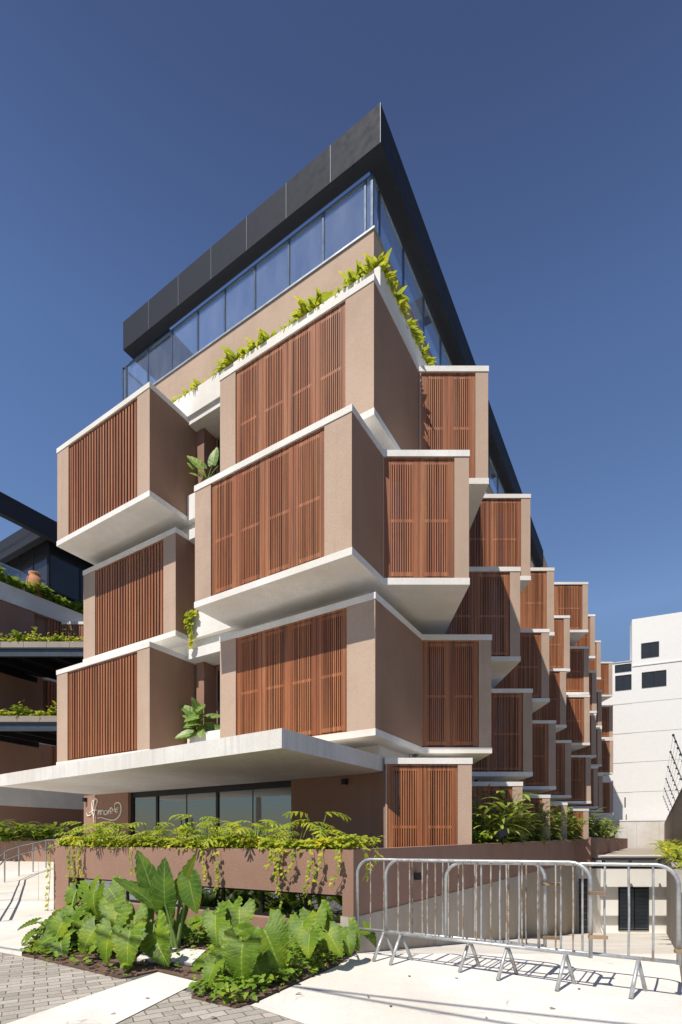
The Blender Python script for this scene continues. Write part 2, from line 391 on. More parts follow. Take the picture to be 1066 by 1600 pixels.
# block paving in front, left
z = .004
pv = [gp(-200, 1453, z), gp(34, 1494, z), gp(391, 1571, z), gp(482, 1602, z), Vector((.9, .3, z)), Vector((-7, .3, z))]
struct(poly(MB(), pv[::-1]), 'pavement', 'pavers')
struct(poly(MB(), [Vector((-7, 3.0, .004)), gp(-200, 1453, .004), gp(34, 1494, .004), gp(84, 1427, .004), Vector((-5.0, 11.3, .004)), Vector((-22, 11.3, .004)), Vector((-22, 6.5, .004))][::1]), 'forecourt', 'drive')
z = .008
struct(poly(MB(), [gp(391, 1571, z), ext(gp(391, 1571, z), gp(482, 1602, z), 3.6), Vector((9, .3, z)), Vector((9, 5.95, z)), Vector((.12, 5.95, z)), gp(530, 1508, z)]), 'driveway', 'drive')
r = MB(); n = 12
for i in range(n):
    ya = 5.9 + (27.6 - 5.9) * i / n; yb = 5.9 + (27.6 - 5.9) * (i + 1) / n
    za = .004 - (ya - 5.9) * .172; zb = .004 - (yb - 5.9) * .172
    r.quad((Lx(ya) - .05, ya, za), (Rx(ya) + .05, ya, za), (Rx(yb) + .05, yb, zb), (Lx(yb) - .05, yb, zb))
struct(r, 'access_ramp', 'ramp')
z = .012
c0, c1, c2, c3 = gp(21, 1596, z), gp(178, 1601, z), gp(310, 1534.5, z), gp(247, 1519, z)
struct(poly(MB(), [ext(c3, c0, 3), ext(c2, c1, 3), c2, c3]), 'concrete_path', 'drive')
bedp = [gp(34, 1494, 0), gp(190, 1531, 0), gp(247, 1519, 0), gp(310, 1534.5, 0), gp(299, 1561, 0), gp(368, 1577, 0), gp(391, 1571, 0), gp(530, 1508, 0), gp(557, 1488, 0), gp(84, 1427, 0)]
mb = MB()
# the bed as an uneven mound: a fan of cells with some noise
def inpoly(x, y, P_):
    c = False
    for i in range(len(P_)):
        a, b = P_[i], P_[i - 1]
        if (a[1] > y) != (b[1] > y) and x < (b[0] - a[0]) * (y - a[1]) / (b[1] - a[1]) + a[0]: c = not c
    return c
mb.prism([(q.x, q.y) for q in bedp], -.02, .022)
struct(mb, 'soil_bed', 'soil')
cl = MB(); rs = random.Random(3)
while len(cl.v) < 9000:
    x = rs.uniform(-5.8, .3); y = rs.uniform(3.2, 10)
    if not inpoly(x, y, bedp): continue
    s_ = rs.uniform(.008, .035); c = Vector((x, y, .02 + s_ * .25)); k = len(cl.v)
    for dz in (-1, 1):
        for j in range(3):
            a = rs.uniform(-.4, .4) + j * 2.1; cl.v.append(tuple(c + Vector((cos(a) * s_, sin(a) * s_, dz * s_ * .5))))
    cl.face([k, k + 2, k + 1]); cl.face([k + 3, k + 4, k + 5])
    for j in range(3): cl.face([k + j, k + (j + 1) % 3, k + 3 + (j + 1) % 3, k + 3 + j])
tag(build(cl, 'soil_clods', 'soil'), 'crumbs of brown soil over the planting bed', 'soil', kind='stuff')
mb = MB()
q = [gp(214, 1500, .03), gp(300, 1508, .03), gp(322, 1487, .03), gp(232, 1482, .03)]
mb.prism([(a.x, a.y) for a in q], .0, .05)
tag(build(mb, 'stepping_slab', 'drive'), 'pale concrete slab set in the soil between the big leafy plants', 'paving slab')
# sloping entrance path at the left
mb = MB(); ys = [(11.2, .006), (14.0, .10), (17.0, .42), (19.4, .60), (26, .60)]
for (ya, za), (yb, zb) in zip(ys, ys[1:]):
    mb.quad((-22, ya, za), (-5.0, ya, za), (-5.0, yb, zb), (-22, yb, zb))
struct(mb, 'entrance_path', 'ramp')

# ============================================================ MAIN BUILDING
BL = thing('apartment_building', 'brown stucco apartment block of stacked boxes with wooden slatted shutters under a dark roof frame', 'building', (*P(4, 5), 0))
def off(pts, k):
    """offset a convex CCW/CW polygon outward by k"""
    n = len(pts); c = sum((Vector(q) for q in pts), Vector((0, 0))) / n; out = []
    ar = sum(pts[i][0] * pts[(i + 1) % n][1] - pts[(i + 1) % n][0] * pts[i][1] for i in range(n)); s = 1 if ar > 0 else -1
    for i in range(n):
        a, b, cc = Vector(pts[i - 1]), Vector(pts[i]), Vector(pts[(i + 1) % n])
        d1 = (b - a).normalized(); d2 = (cc - b).normalized()
        n1 = Vector((d1.y, -d1.x)) * s; n2 = Vector((d2.y, -d2.x)) * s
        m_ = (n1 + n2); m_ = m_ / max(.3, m_.dot(n1)) ; out.append(b + m_ * k)
    return out
def shutter(A, B, z0, z1, parent, pitch, sw, panels, m='wood', rail=True, depth=.035, inset=.03, gap=.012):
    """slatted screen between plan points A (left) and B (right); inward normal to the left of A->B"""
    A = Vector(A); B = Vector(B); L = (B - A).length; d = (B - A) / L; n = Vector((-d.y, d.x))
    mb = MB(); rr = random.Random(int(L * 977 + z0 * 131))
    zz0, zz1 = z0 + .035, z1 - .045
    mb.bar(A, B, .06, z1 - .045, z1 - .004, inset - .01); mb.bar(A, B, .05, z0 + .002, z0 + .022, inset - .01)
    w = L / panels
    for k in range(panels):
        s0 = k * w + gap / 2; s1 = (k + 1) * w - gap / 2
        st = .112 if rail else .058
        if rail:
            for q_ in range(4):
                for e0 in (s0 + q_ * .029, s1 - st + q_ * .029): mb.bar(A + d * e0, A + d * (e0 + .024), depth + .004 * rr.random(), zz0, zz1, inset)
        else:
            mb.bar(A + d * s0, A + d * (s0 + st), depth + .008, zz0, zz1, inset); mb.bar(A + d * (s1 - st), A + d * s1, depth + .008, zz0, zz1, inset)
        i0 = s0 + st; i1 = s1 - st; cnt = max(1, round((i1 - i0) / pitch)); pp = (i1 - i0) / cnt
        for j in range(cnt):
            c = i0 + pp * (j + .5); t = rr.uniform(-.004, .004)
            mb.bar(A + d * (c - sw / 2), A + d * (c + sw / 2), depth, zz0 + .01, zz1 - .01, inset + t * .6)
        if rail:
            for zr, hr in ((zz0 + (zz1 - zz0) * .47, .06), (zz0 + .03, .08), (zz1 - .09, .07)):
                mb.bar(A + d * i0, A + d * i1, .02, zr, zr + hr, inset + depth * .2)
    return build(mb, 'shutter', m, parent)
def balcony_box(A, B, back, z1, s0, s1, pitch=.046, sw=.025, panels=4, m='wood', zb=None, notch=.5, rail=True, win=True, wall='side', seed=0, curtain=True):
    """box whose front runs from A to B, back = remaining plan corners going round, s0..s1 = shutter opening"""
    A = Vector(A); B = Vector(B); L = (B - A).length; d = (B - A) / L; n = Vector((-d.y, d.x))
    z0 = z1 - T[2] + T[1] + GAP if zb is None else zb
    w0, w1 = z0 + SB, z1 - ST
    pts = [A, A + d * s0, A + d * s0 + n * notch, A + d * s1 + n * notch, A + d * s1, B] + [Vector(q) for q in back]
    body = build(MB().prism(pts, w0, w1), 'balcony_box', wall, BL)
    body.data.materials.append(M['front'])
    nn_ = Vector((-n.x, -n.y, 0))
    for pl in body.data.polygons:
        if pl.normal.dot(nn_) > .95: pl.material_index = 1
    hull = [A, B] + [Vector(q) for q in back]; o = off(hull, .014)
    build(MB().prism(o, w1 + .0005, z1), 'top_slab', 'white', body)
    build(MB().prism(o, z0, w0 - .0005), 'bottom_slab', 'white', body)
    shutter(A + d * (s0 + .004), A + d * (s1 - .004), w0, w1, body, pitch, sw, panels, m, rail)
    if win:
        a = A + d * (s0 + .01); b = A + d * (s1 - .01); wb = MB(); rr = random.Random(seed)
        k = max(2, panels // 2); wn = (b - a).length / k
        for i in range(k + 1):
            c = a + d * min((b - a).length - .05, max(0, i * wn - .025)); wb.bar(c, c + d * .05, .05, w0 + .01, w1 - .01, .26)
        wb.bar(a, b, .045, w0 + .012, w0 + .09, .262); wb.bar(a, b, .045, w1 - .09, w1 - .012, .262)
        fr = build(wb, 'window_frame', 'black', body)
        gb = MB().bar(a, b, .008, w0 + .02, w1 - .02, .285); build(gb, 'window_glass', 'win', body)
        if curtain:
            wid = (b - a).length
            for i in range(k):
                cb = MB()
                f0 = rr.uniform(.05, .5); f1 = f0 + rr.uniform(.2, .45)
                if rr.random() < .45:
                    m_ = 26; prev = None
                    for j in range(m_ + 1):
                        s = (i + f0 + (f1 - f0) * j / m_) * wn; q = a + d * min(s, wid) + n * (.36 + .02 * sin(j * 1.9 + i))
                        if prev is not None: cb.quad((*prev, w0 + .03), (*q, w0 + .03), (*q, w1 - .03), (*prev, w1 - .03))
                        prev = q
                    build(cb, 'curtain', 'curtain', body)
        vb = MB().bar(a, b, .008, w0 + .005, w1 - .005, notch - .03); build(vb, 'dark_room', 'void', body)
    return body

VM = vat(344, 0.0)           # left end of the main stack, about 4.17
VL = 5.77                    # right side of the left stack
VE = vat(89.5, -.77)         # left end of the left stack
def rect(u0, v0, v1, u1, z, sp0, sp1, **k):
    A = P(u0, v1); B = P(u0, v0); Lf = v1 - v0
    s0 = v1 - vat(sp0, u0); s1 = v1 - vat(sp1, u0)
    return balcony_box(A, B, [P(u1, v0), P(u1, v1)], z, s0, s1, **k)
rect(0.0, 0.0, VM, 2.34, T[4], 368, 540, seed=1)
rect(-.8, .04, vat(304.7, -.8), 1.9, T[3], 329.5, 507, seed=2, zb=6.62)
rect(0.0, -.03, VM, 2.40, T[2], 368.5, 542, seed=3, zb=3.42)
vL4 = vat(233.8, -.77); vL3 = vat(274.5, 0.0)
lk = dict(pitch=.118, sw=.066, panels=1, m='wood_b', rail=False, curtain=False)
rect(-.77, vL4, VE, 2.0, T[4], 107, 214.5, seed=4, **lk)
rect(0.0, vL3, vat(130.5, 0.0), 2.0, T[3], 148.5, 255.5, seed=5, **lk)
rect(-.70, vat(233.8, -.70), vat(89, -.70), 2.0, T[2], 105.5, 214.5, seed=6, **lk)

# core: floor plates, rear walls
VC0, VC1 = .42, 9.0; UE = 36.0
core = MB()
core.prism([P(1.15, 9.35), P(1.15, .55), P(UE, .55), P(UE, 9.35)], 0.02, T[4] - .2)
cw = build(core, 'wall', 'brown', BL)
for n_ in (1, 2, 3):
    mb = MB(); z0_ = T[n_] - .10; z1_ = T[n_] + .42
    u0_ = .55 if n_ > 1 else .98
    mb.prism([P(u0_, 9.2), P(u0_, .40), P(UE - .1, .40), P(UE - .1, 9.2)], z0_, z1_)
    build(mb, 'floor_plate', 'white', BL)
mb = MB(); mb.prism([P(.46, 9.3), P(.46, .12), P(UE, .12), P(UE, 9.3)], T[4] - .19, T[4] - .012); build(mb, 'roof_plate', 'white', BL)
# the recess between the two stacks
for n_ in (1, 2, 3):
    build(MB().bar(P(.40, VL - .004), P(.40, VM + .004), .14, T[n_] + .38, T[n_] + 1.04, 0), 'upstand', 'white', BL)
    if n_ > 1: build(MB().prism([P(.405, VL - .004), P(.405, VM + .004), P(1.1, VM + .004), P(1.1, VL - .004)], T[n_] - .13, T[n_] + .13), 'recess_slab', 'white', BL)
for n_, zt in ((1, T[2] - .14), (3, T[4] - .2), (2, T[3] - .14)):
    z0_ = T[n_] + .42
    build(MB().prism([P(.72, VL - .002), P(.72, VL - .29), P(1.14, VL - .29), P(1.14, VL - .002)], z0_, zt), 'pier', 'brown', BL)
    df = MB(); a = P(1.06, VL - .45); b = P(1.06, VM + .1)
    df.bar(a, b, .06, zt - .25, zt - .17); df.bar(a, a + (b - a).normalized() * .07, .06, z0_, zt - .25)
    m_ = (a + b) / 2; df.bar(m_, m_ + (b - a).normalized() * .06, .06, z0_, zt - .25)
    fr = build(df, 'door', 'black', BL); build(MB().bar(a, b, .01, z0_, zt - .2, .04), 'door_glass', 'wwin', fr)

# sawtooth boxes along the right facade
def v_line_Y(X, v):
    """Y where the facade line at offset v has abscissa X"""
    a = O + V * v; return a.y + (X - a.x) * U.y / U.x
def v_line_X(Y, v):
    a = O + V * v; return a.x + (Y - a.y) * U.x / U.y
def tooth(Y, pxr, z1, pxl=None, zb=None, extra=.75, panels=2, seed=0, wallfrac=None, xl=None, far=False, pitch=.050):
    XR = lam(pxr) * Y; X0 = v_line_X(Y, 0.0)
    XL = X0 - extra if xl is None else xl
    B = Vector((XR, Y)); A = Vector((XL, Y))
    yb = v_line_Y(XR, .62)
    back = [Vector((XR, yb))]
    a2 = Vector((XL, max(Y + .6, v_line_Y(XL, .62))))
    if a2.y > Y + .65: back.append(a2)
    else: back.append(Vector((XL, Y + .62)))
    w = XR - XL; s1 = w - (.30 if wallfrac is None else wallfrac)
    s0 = .04
    if zb is None: zb = z1 - T[2] + T[1] + GAP
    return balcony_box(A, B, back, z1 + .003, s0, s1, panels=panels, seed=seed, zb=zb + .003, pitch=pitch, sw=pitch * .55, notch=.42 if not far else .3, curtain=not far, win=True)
x0 = lam(656) * 11.9
tooth(11.9, 763, T[4], xl=lam(655.5) * 11.9, seed=11)
tooth(10.40, 733, T[3], xl=lam(597.5) * 10.40, zb=6.62, seed=12)
tooth(12.01, 768, T[2], xl=lam(657.5) * 12.01, zb=3.42, seed=13)
tooth(10.72, 737.5, T[1], xl=lam(602.5) * 10.72, zb=.25, seed=14)
for i, (Y, px) in enumerate(((16.3, 829), (20.7, 866), (25.1, 890.6))): tooth(Y, px, T[4], seed=20 + i, far=i > 0, panels=2)
for i, (Y, px) in enumerate(((14.84, 813), (19.2, 858.5), (23.6, 885))): tooth(Y, px, T[3], seed=30 + i, far=i > 0, zb=6.62)
for i, (Y, px) in enumerate(((16.3, 832), (20.6, 868.6), (24.7, 892.6))): tooth(Y, px, T[2], seed=40 + i, far=i > 0, zb=3.42)
for i, (Y, px) in enumerate(((15.1, 816.6), (19.4, 859.8), (23.4, 886.6), (28.0, 920))): tooth(Y, px, T[1], seed=50 + i, far=True, zb=.25)
far_cols = [(28.0, 919, T[5]), (29.1, 920.5, T[4]), (27.9, 921.6, T[3]), (29.0, 923.5, T[2]),
            (32.0, 930, T[5]), (33.3, 932.5, T[4]), (32.0, 931.6, T[3]), (33.5, 934.6, T[2]),
            (36.2, 939, T[5]), (37.6, 940.5, T[4]), (35.9, 940.4, T[3]), (37.4, 942, T[2]),
            (40.5, 957.3, T[5]), (41.8, 958, T[4]), (40.1, 958.6, T[3]), (41.6, 958.4, T[2])]
for i, (Y, px, z1) in enumerate(far_cols): tooth(Y, px, z1, seed=70 + i, far=True, panels=2, extra=1.2, pitch=.085)
# far upper storey and stair head
build(MB().prism([P(20.3, 9.0), P(20.3, .37), P(UE, .37), P(UE, 9.0)], T[4], T[5] - .4), 'wall', 'brown', BL)
build(MB().prism([P(20.35, 3.0), P(20.35, .36), P(23.5, .36), P(23.5, 3.0)], T[5] - .4, 17.3), 'stair_tower', 'stucco', BL)
build(MB().prism([P(20.6, 9.0), P(20.6, .30), P(UE, .30), P(UE, 9.0)], T[5] - .398, T[5] - .1), 'roof_plate', 'white', BL)

# roof planter parapet, terrace wall, balustrade
mb = MB()
mb.prism([P(.40, 9.35), P(.40, .06), P(20.2, .06), P(20.2, .16), P(.50, .16), P(.50, 9.35)], T[4] - .011, 13.16)
build(mb, 'planter_parapet', 'white', BL)
mb = MB(); mb.prism([P(.502, 9.3), P(.502, .165), P(20, .165), P(20, .43), P(.83, .43), P(.83, 9.3)], T[4] - .01, 13.06); build(mb, 'planter_soil', 'soil', BL)
UT, VT = .84, .44; VTE = 9.2
mb = MB(); mb.prism([P(UT, VTE), P(UT, VT), P(20.2, VT), P(20.2, VT + .2), P(UT + .2, VT + .2), P(UT + .2, VTE)], T[4] - .01, 14.58); build(mb, 'terrace_wall', 'stucco', BL)
mb = MB(); mb.prism([P(UT - .03, VTE + .02), P(UT - .03, VT - .03), P(20.2, VT - .03), P(20.2, VT + .22), P(UT + .22, VT + .22), P(UT + .22, VTE + .02)], 14.583, 14.625); build(mb, 'coping', 'seam', BL)
mb = MB(); mb.prism([P(UT + .2, 9.2), P(UT + .2, VT + .2), P(20.2, VT + .2), P(20.2, 9.2)], 14.2, 14.4); build(mb, 'terrace_deck', 'canopy', BL)
def balustrade(a, b, z0, z1, stops, parent, thick=.045):
    a = Vector(a); b = Vector(b); L = (b - a).length; d = (b - a) / L
    fb = MB(); fb.bar(a, b, .06, z1 - .035, z1, 0)
    for s in stops: fb.bar(a + d * max(0, s - thick / 2), a + d * min(L, s + thick / 2), .055, z0, z1 - .035, .002)
    fr = build(fb, 'balustrade_frame', 'alu', parent)
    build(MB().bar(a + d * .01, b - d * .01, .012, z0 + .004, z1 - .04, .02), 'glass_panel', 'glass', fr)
bz0, bz1 = 14.63, 15.90
st = [VTE - vat(px, UT + .05) for px in (570.5, 504.7, 450.7, 397.8, 350.5, 308.3, 268, 230.6, 197)]
a_ = P(UT + .05, VTE); b__ = P(UT + .05, VT + .05)
balustrade(a_, b__, bz0, bz1, [0] + st + [(b__ - a_).length], BL)
balustrade(P(UT + .05, VT + .05), P(20, VT + .05), bz0, bz1, [0, .35] + [.35 + 1.3 * i for i in range(1, 15)], BL)
balustrade(P(7.5, VTE), P(UT + .05, VTE), bz0, bz1, [0, 1.3, 2.6, 3.9, 5.2, 6.5], BL)
build(MB().prism([P(UT + .2, VTE - .2), P(7.5, VTE - .2), P(7.5, VTE), P(UT + .2, VTE)], T[4] - .01, 14.58), 'terrace_wall', 'stucco', BL)

# dark roof frame
FU, FV, FZ0, FZ1 = .676, .197, 16.1, 16.94; FE = vat(192.4, FU); FB = 20.0
fm = MB()
fm.prism([P(FU, FE), P(FU, FV), P(FU + .29, FV), P(FU + .29, FE)], FZ0, FZ1)
rfm = build(fm, 'roof_frame', 'dark', BL)
build(MB().prism([P(FU + .291, FV), P(FB, FV), P(FB, FV + .42), P(FU + .291, FV + .42)], FZ0, FZ1), 'roof_frame', 'dark', BL)
build(MB().prism([P(FU + .291, FE), P(FU + .291, FE - 1.03), P(12, FE - 1.03), P(12, FE)], FZ0, FZ1), 'roof_frame', 'dark', BL)
sm = MB()
for px in (516.5, 447.2, 385.4, 329.7, 278.6, 232.2):
    v = vat(px, FU); sm.bar(P(FU, v + .006), P(FU, v - .006), .006, FZ0 + .003, FZ1 - .003, -.004)
sm.prism([P(FU - .004, FV + .008), P(FU - .004, FV - .004), P(FU + .012, FV - .004), P(FU + .012, FV + .008)], FZ0 + .002, FZ1 - .002)
build(sm, 'panel_joint', 'joint', rfm)
for i, u in enumerate((4.6, 8.2, 11.8, 15.4, 19.0)):
    build(MB().prism([P(u, FV + .421), P(u + .25, FV + .421), P(u + .25, 4.5), P(u, 4.5)], FZ0 + .1, FZ1 - .1), 'cross_beam', 'dark', BL)
    build(MB().prism([P(u + .02, VT + .95), P(u + .2, VT + .95), P(u + .2, VT + 1.13), P(u + .02, VT + 1.13)], 14.4, FZ0 + .1), 'post', 'dark', BL)
# penthouse behind the right balustrade
pg = MB(); pg.prism([P(5.2, 4.4), P(5.2, 1.9), P(19.5, 1.9), P(19.5, 4.4)], 14.4, 16.19); build(pg, 'penthouse', 'wwin', BL)

# ---- canopy
cpts = [P(-2.44, .386), P(-2.36, 1.0), P(-1.93, 10.7), P(3.2, 10.9), P(3.2, 2.2), P(.82, 2.2), P(.82, .386)]
cpts = [P(-2.44, .386), P(.97, .22), P(.97, .6), P(3.2, .6), P(3.2, 10.9), P(-1.93, 10.65)]
CAN = build(MB().prism(cpts, 2.83, 3.15), 'canopy', 'canopy', BL)
# ---- ground floor
GU = 1.0; v_sr = vat(580.5, GU); v_g0 = vat(455, GU); v_g1 = vat(200, GU); v_e = vat(131, GU)
build(MB().prism([P(GU, v_g0), P(GU, v_sr), P(4, v_sr), P(4, v_sr + .3), P(GU + .3, v_sr + .3), P(GU + .3, v_g0)], 0, 2.829), 'wall', 'brown', BL)
xq = lam(602.5) * 10.72 - .004
build(MB().prism([P(GU + .002, v_sr - .002), Vector((xq, 10.76)), Vector((xq, 12.5)), P(3.2, v_sr - .002)], 0, 2.828), 'side_wall', 'brown', BL)
build(MB().prism([P(GU, v_e), P(GU, v_g1), P(GU + .25, v_g1), P(GU + .25, v_e)], 0, 2.829), 'sign_wall', 'brown', BL)
build(MB().prism([P(3.0, 10.8), P(3.0, .8), P(3.2, .8), P(3.2, 10.8)], 0, 2.829), 'wall', 'void', BL)
sf = MB(); a = P(GU + .1, v_g1); b = P(GU + .1, v_g0); L = (b - a).length; d_ = (b - a) / L
sf.bar(a, b, .08, 2.66, 2.826); sf.bar(a, b, .08, .3, .38)
sg = [vat(px, GU + .1) for px in (245, 339)]
for v in sg: sf.bar(P(GU + .1, v + .045), P(GU + .1, v - .045), .08, .38, 2.66)
sf.bar(a, a + d_ * .12, .08, .38, 2.66); sf.bar(b - d_ * .06, b, .08, .38, 2.66)
for px in (290.5, 394): 
    v = vat(px, GU + .1); sf.bar(P(GU + .1, v + .01), P(GU + .1, v - .01), .03, .38, 2.66, .02)
shop = build(sf, 'shopfront', 'black', BL)
build(MB().bar(a + d_ * .02, b - d_ * .02, .01, .38, 2.66, .03), 'window_glass', 'shop', shop)
hb = MB()
for px in (285.5, 295.5):
    v = vat(px, GU + .1); c = P(GU + .05, v)
    hb.tube([(c.x, c.y, .95), (c.x, c.y, 1.98)], .016, 8)
build(hb, 'door_handle', 'black', shop)
# dim interior pieces seen through the shopfront
it = MB(); rr = random.Random(5)
for i in range(5): it.bar(P(1.9 + .2 * i, 9), P(1.9 + .2 * i, 3.2), .03, 2.2 + .08 * i, 2.24 + .08 * i)
for v in (8.9, 7.9, 7.2, 5.6, 4.5): it.prism([P(2.4, v), P(2.4, v - .06), P(2.46, v - .06), P(2.46, v)], 0, 2.3)
build(it, 'interior_rail', 'steel', BL)
# lettering on the sign wall
def wallpt(px, py, u=GU):
    v = vat(px, u); q = P(u, v); return Vector((q.x, q.y, zat(py, q.y)))
def crv(pts, n=6):
    """Catmull-Rom through crop coordinates"""
    out = []; p_ = [pts[0]] + pts + [pts[-1]]
    for i in range(1, len(p_) - 2):
        for j in range(n):
            t = j / n; q = []
            for a in (0, 1):
                p0, p1, p2, p3 = (p_[i - 1][a], p_[i][a], p_[i + 1][a], p_[i + 2][a])
                q.append(.5 * (2 * p1 + (p2 - p0) * t + (2 * p0 - 5 * p1 + 4 * p2 - p3) * t * t + (3 * p1 - p0 - 3 * p2 + p3) * t ** 3))
            out.append(q)
    out.append(list(pts[-1])); return out
strokes = [
    ([(556, 205), (560, 222), (578, 222), (592, 200), (600, 160), (606, 122), (618, 116), (624, 130), (616, 160), (606, 200), (600, 240), (602, 268)], 7),
    ([(606, 122), (592, 135), (590, 170), (594, 205), (602, 240)], 6),
    ([(572, 205), (596, 192), (622, 186)], 5),
    ([(628, 222), (630, 200), (632, 190), (636, 196), (634, 215), (636, 198), (645, 190), (648, 200), (646, 218), (648, 198), (658, 188), (663, 198), (662, 216)], 6),
    ([(680, 190), (670, 196), (670, 212), (680, 216), (688, 206), (686, 192), (680, 190)], 6),
    ([(694, 190), (696, 214)], 6), ([(695, 198), (702, 188), (708, 190)], 5),
    ([(708, 200), (720, 194), (720, 178), (712, 174), (706, 188), (710, 208), (722, 208)], 6),
    ([(624, 240), (650, 236), (690, 248), (730, 252), (760, 232), (776, 195), (772, 150), (750, 140), (736, 155), (738, 190), (748, 205)], 7),
    ([(728, 186), (736, 178), (744, 184), (738, 196), (730, 194), (728, 186)], 4), ([(746, 176), (754, 170), (758, 180), (750, 186), (746, 176)], 4), ([(740, 204), (750, 200), (756, 192)], 4),
]
sg_ = MB()
for pts, w in strokes:
    q = [wallpt(x / 4.1, 1220 + y / 4.1, GU - .02) for x, y in crv(pts)]
    m_ = len(q); sg_.tube(q, [(.008 + .0022 * w * sin(pi * (i + .5) / m_)) * (.75 if w < 5 else 1) for i in range(m_)], 6)
tag(build(sg_, 'shop_sign', 'script'), 'cream handwritten sign reading Amore on the brown wall beside the shopfront', 'sign')
def cube_lamp(px, py, u, name, label):
    q = wallpt(px, py, u); t = MB(); c = Vector((q.x, q.y)) - U * .055
    t.box((c.x, c.y, q.z), .11, .11, .13, atan2(U.y, U.x)); o = build(t, name, 'black')
    tag(o, label, 'wall lamp')
    k = MB(); k.box((c.x, c.y, q.z - .068), .06, .06, .006, atan2(U.y, U.x)); build(k, 'lens', 'curtain', o)
cube_lamp(540.5, 1222, GU, 'wall_lamp', 'small black cube lamp on the brown wall right of the shopfront')
cube_lamp(135, 1250, GU, 'wall_lamp', 'small black cube lamp on the wall left of the handwritten sign')
for px, py, Y in ((643, 1180.5, 11.1), (744, 1218.5, 15.5)):
    q = D(px, py, Y); mb = MB(); mb.lathe((q.x, q.y, q.z - .06), [(0, 0), (.05, 0), (.06, .02), (.05, .05), (.02, .07), (0, .07)], 12)
    tag(build(mb, 'spotlight', 'black'), 'tiny black spotlight on the white slab above the %s shutters' % ('ground floor' if px < 700 else 'second ground floor box'), 'spotlight')

# ============================================================ PLANTER WALLS IN FRONT
PU = -3.46; PVR = -1.53; PVL = vat(84, PU)
PLW = thing('planter_wall', 'reddish brown stucco planter wall with a long slot window and foliage on top', 'planter', (*P(PU, 2), 0))
zt = 1.232
s0v, s1v = vat(107, PU), vat(545, PU)      # slot window ends
def ztop(px, py): return zat(py, P(PU, vat(px, PU)).y)
zb0, zb1 = .28, .66
c = MB()
c.bar(P(PU, PVL), P(PU, PVR), .16, zb1, zt)                       # upper band
build(c, 'wall', 'brown', PLW)
build(MB().bar(P(PU, PVL), P(PU, PVR), .16, 0, zb0, .002), 'wall', 'brown', PLW)
build(MB().bar(P(PU, PVL), P(PU, s0v), .6, zb0 + .001, zb1 - .001), 'wall', 'brown', PLW)
build(MB().bar(P(PU, s1v), P(PU, PVR), .6, zb0 + .001, zb1 - .001), 'wall', 'brown', PLW)
build(MB().prism([P(PU + .161, PVL), P(PU + .161, PVL - .16), P(.6, PVL - .16), P(.6, PVL)], 0, zt), 'wall', 'brown', PLW)
build(MB().prism([P(PU + .4, s0v - .001), P(PU + .4, s1v + .001), P(PU + .46, s1v + .001), P(PU + .46, s0v - .001)], zb0, zb1), 'recess', 'void', PLW)
fb = MB(); a = P(PU + .14, s0v); b = P(PU + .14, s1v); L = (b - a).length; d_ = (b - a) / L
fb.bar(a, b, .05, zb0 + .002, zb0 + .04); fb.bar(a, b, .05, zb1 - .04, zb1 - .003)
for k in range(9): fb.bar(a + d_ * max(.0, L * k / 8 - .02), a + d_ * min(L, L * k / 8 + .02), .05, zb0 + .04, zb1 - .04)
sw_ = build(fb, 'slot_window', 'black', PLW); build(MB().bar(a, b, .008, zb0 + .03, zb1 - .03, .02), 'window_glass', 'shop', sw_)
build(MB().prism([P(PU + .161, PVL - .161), P(PU + .161, -1.3), P(-2.2, -1.3), P(-2.2, PVL - .161)], 1.0, 1.16), 'planter_soil', 'soil', PLW)
build(MB().prism([P(-2.199, PVL - .161), P(-2.199, -1.3), P(-2.05, -1.3), P(-2.05, PVL - .161)], 0, 1.15), 'wall', 'brown', PLW)

# long wall beside the ramp: brown above, bare concrete below
RW = thing('retaining_wall', 'long brown over grey concrete wall running back beside the driveway behind the barriers', 'wall', (Lx(7), 7, 0))
Y0, Y1, zt1 = 6.21, 25.0, 1.385
def rw(y0, y1, zl0, zl1, zh0, zh1, name, m, o0=0.0, w=.16):
    a, b = Vector((Lx(y0), y0)), Vector((Lx(y1), y1)); n_ = Vector((-U.y, U.x)).normalized()
    return build(MB().prism([a + n_ * o0, b + n_ * o0, b + n_ * (o0 + w), a + n_ * (o0 + w)], [zl0, zl1, zl1, zl0], [zh0, zh1, zh1, zh0]), name, m, RW)
rw(Y0, Y1, .40, .31, zt, zt1, 'upper_wall', 'brown', 0.0, .16)
rw(Y0 - .0, Y1, -3.6, -3.6, .398, .308, 'lower_wall', 'block', -.012, .2)
X1 = Lx(Y1)
jg = [Vector((X1, Y1)), Vector((X1 + .78, Y1 + .02)), Vector((X1 + .70, Y1 + .4)), Vector((X1 - .1, Y1 + .4))]
build(MB().prism(jg, .25, zt1 + .02), 'end_pier', 'brown', RW)
a, b = Vector((X1 + .78, Y1 + .021)), Vector((lam(981) * 44, 44))
build(MB().bar(a, b, .16, 0.0, 1.50), 'upper_wall', 'brown', RW)
tag(build(MB().prism([Vector((Lx(6.4) - .17, 6.4)), Vector((Lx(25) - .17, 25)), P(10, .50), P(1.25, .50)], .9, 1.14), 'planting_bed', 'soil'), kind='structure')
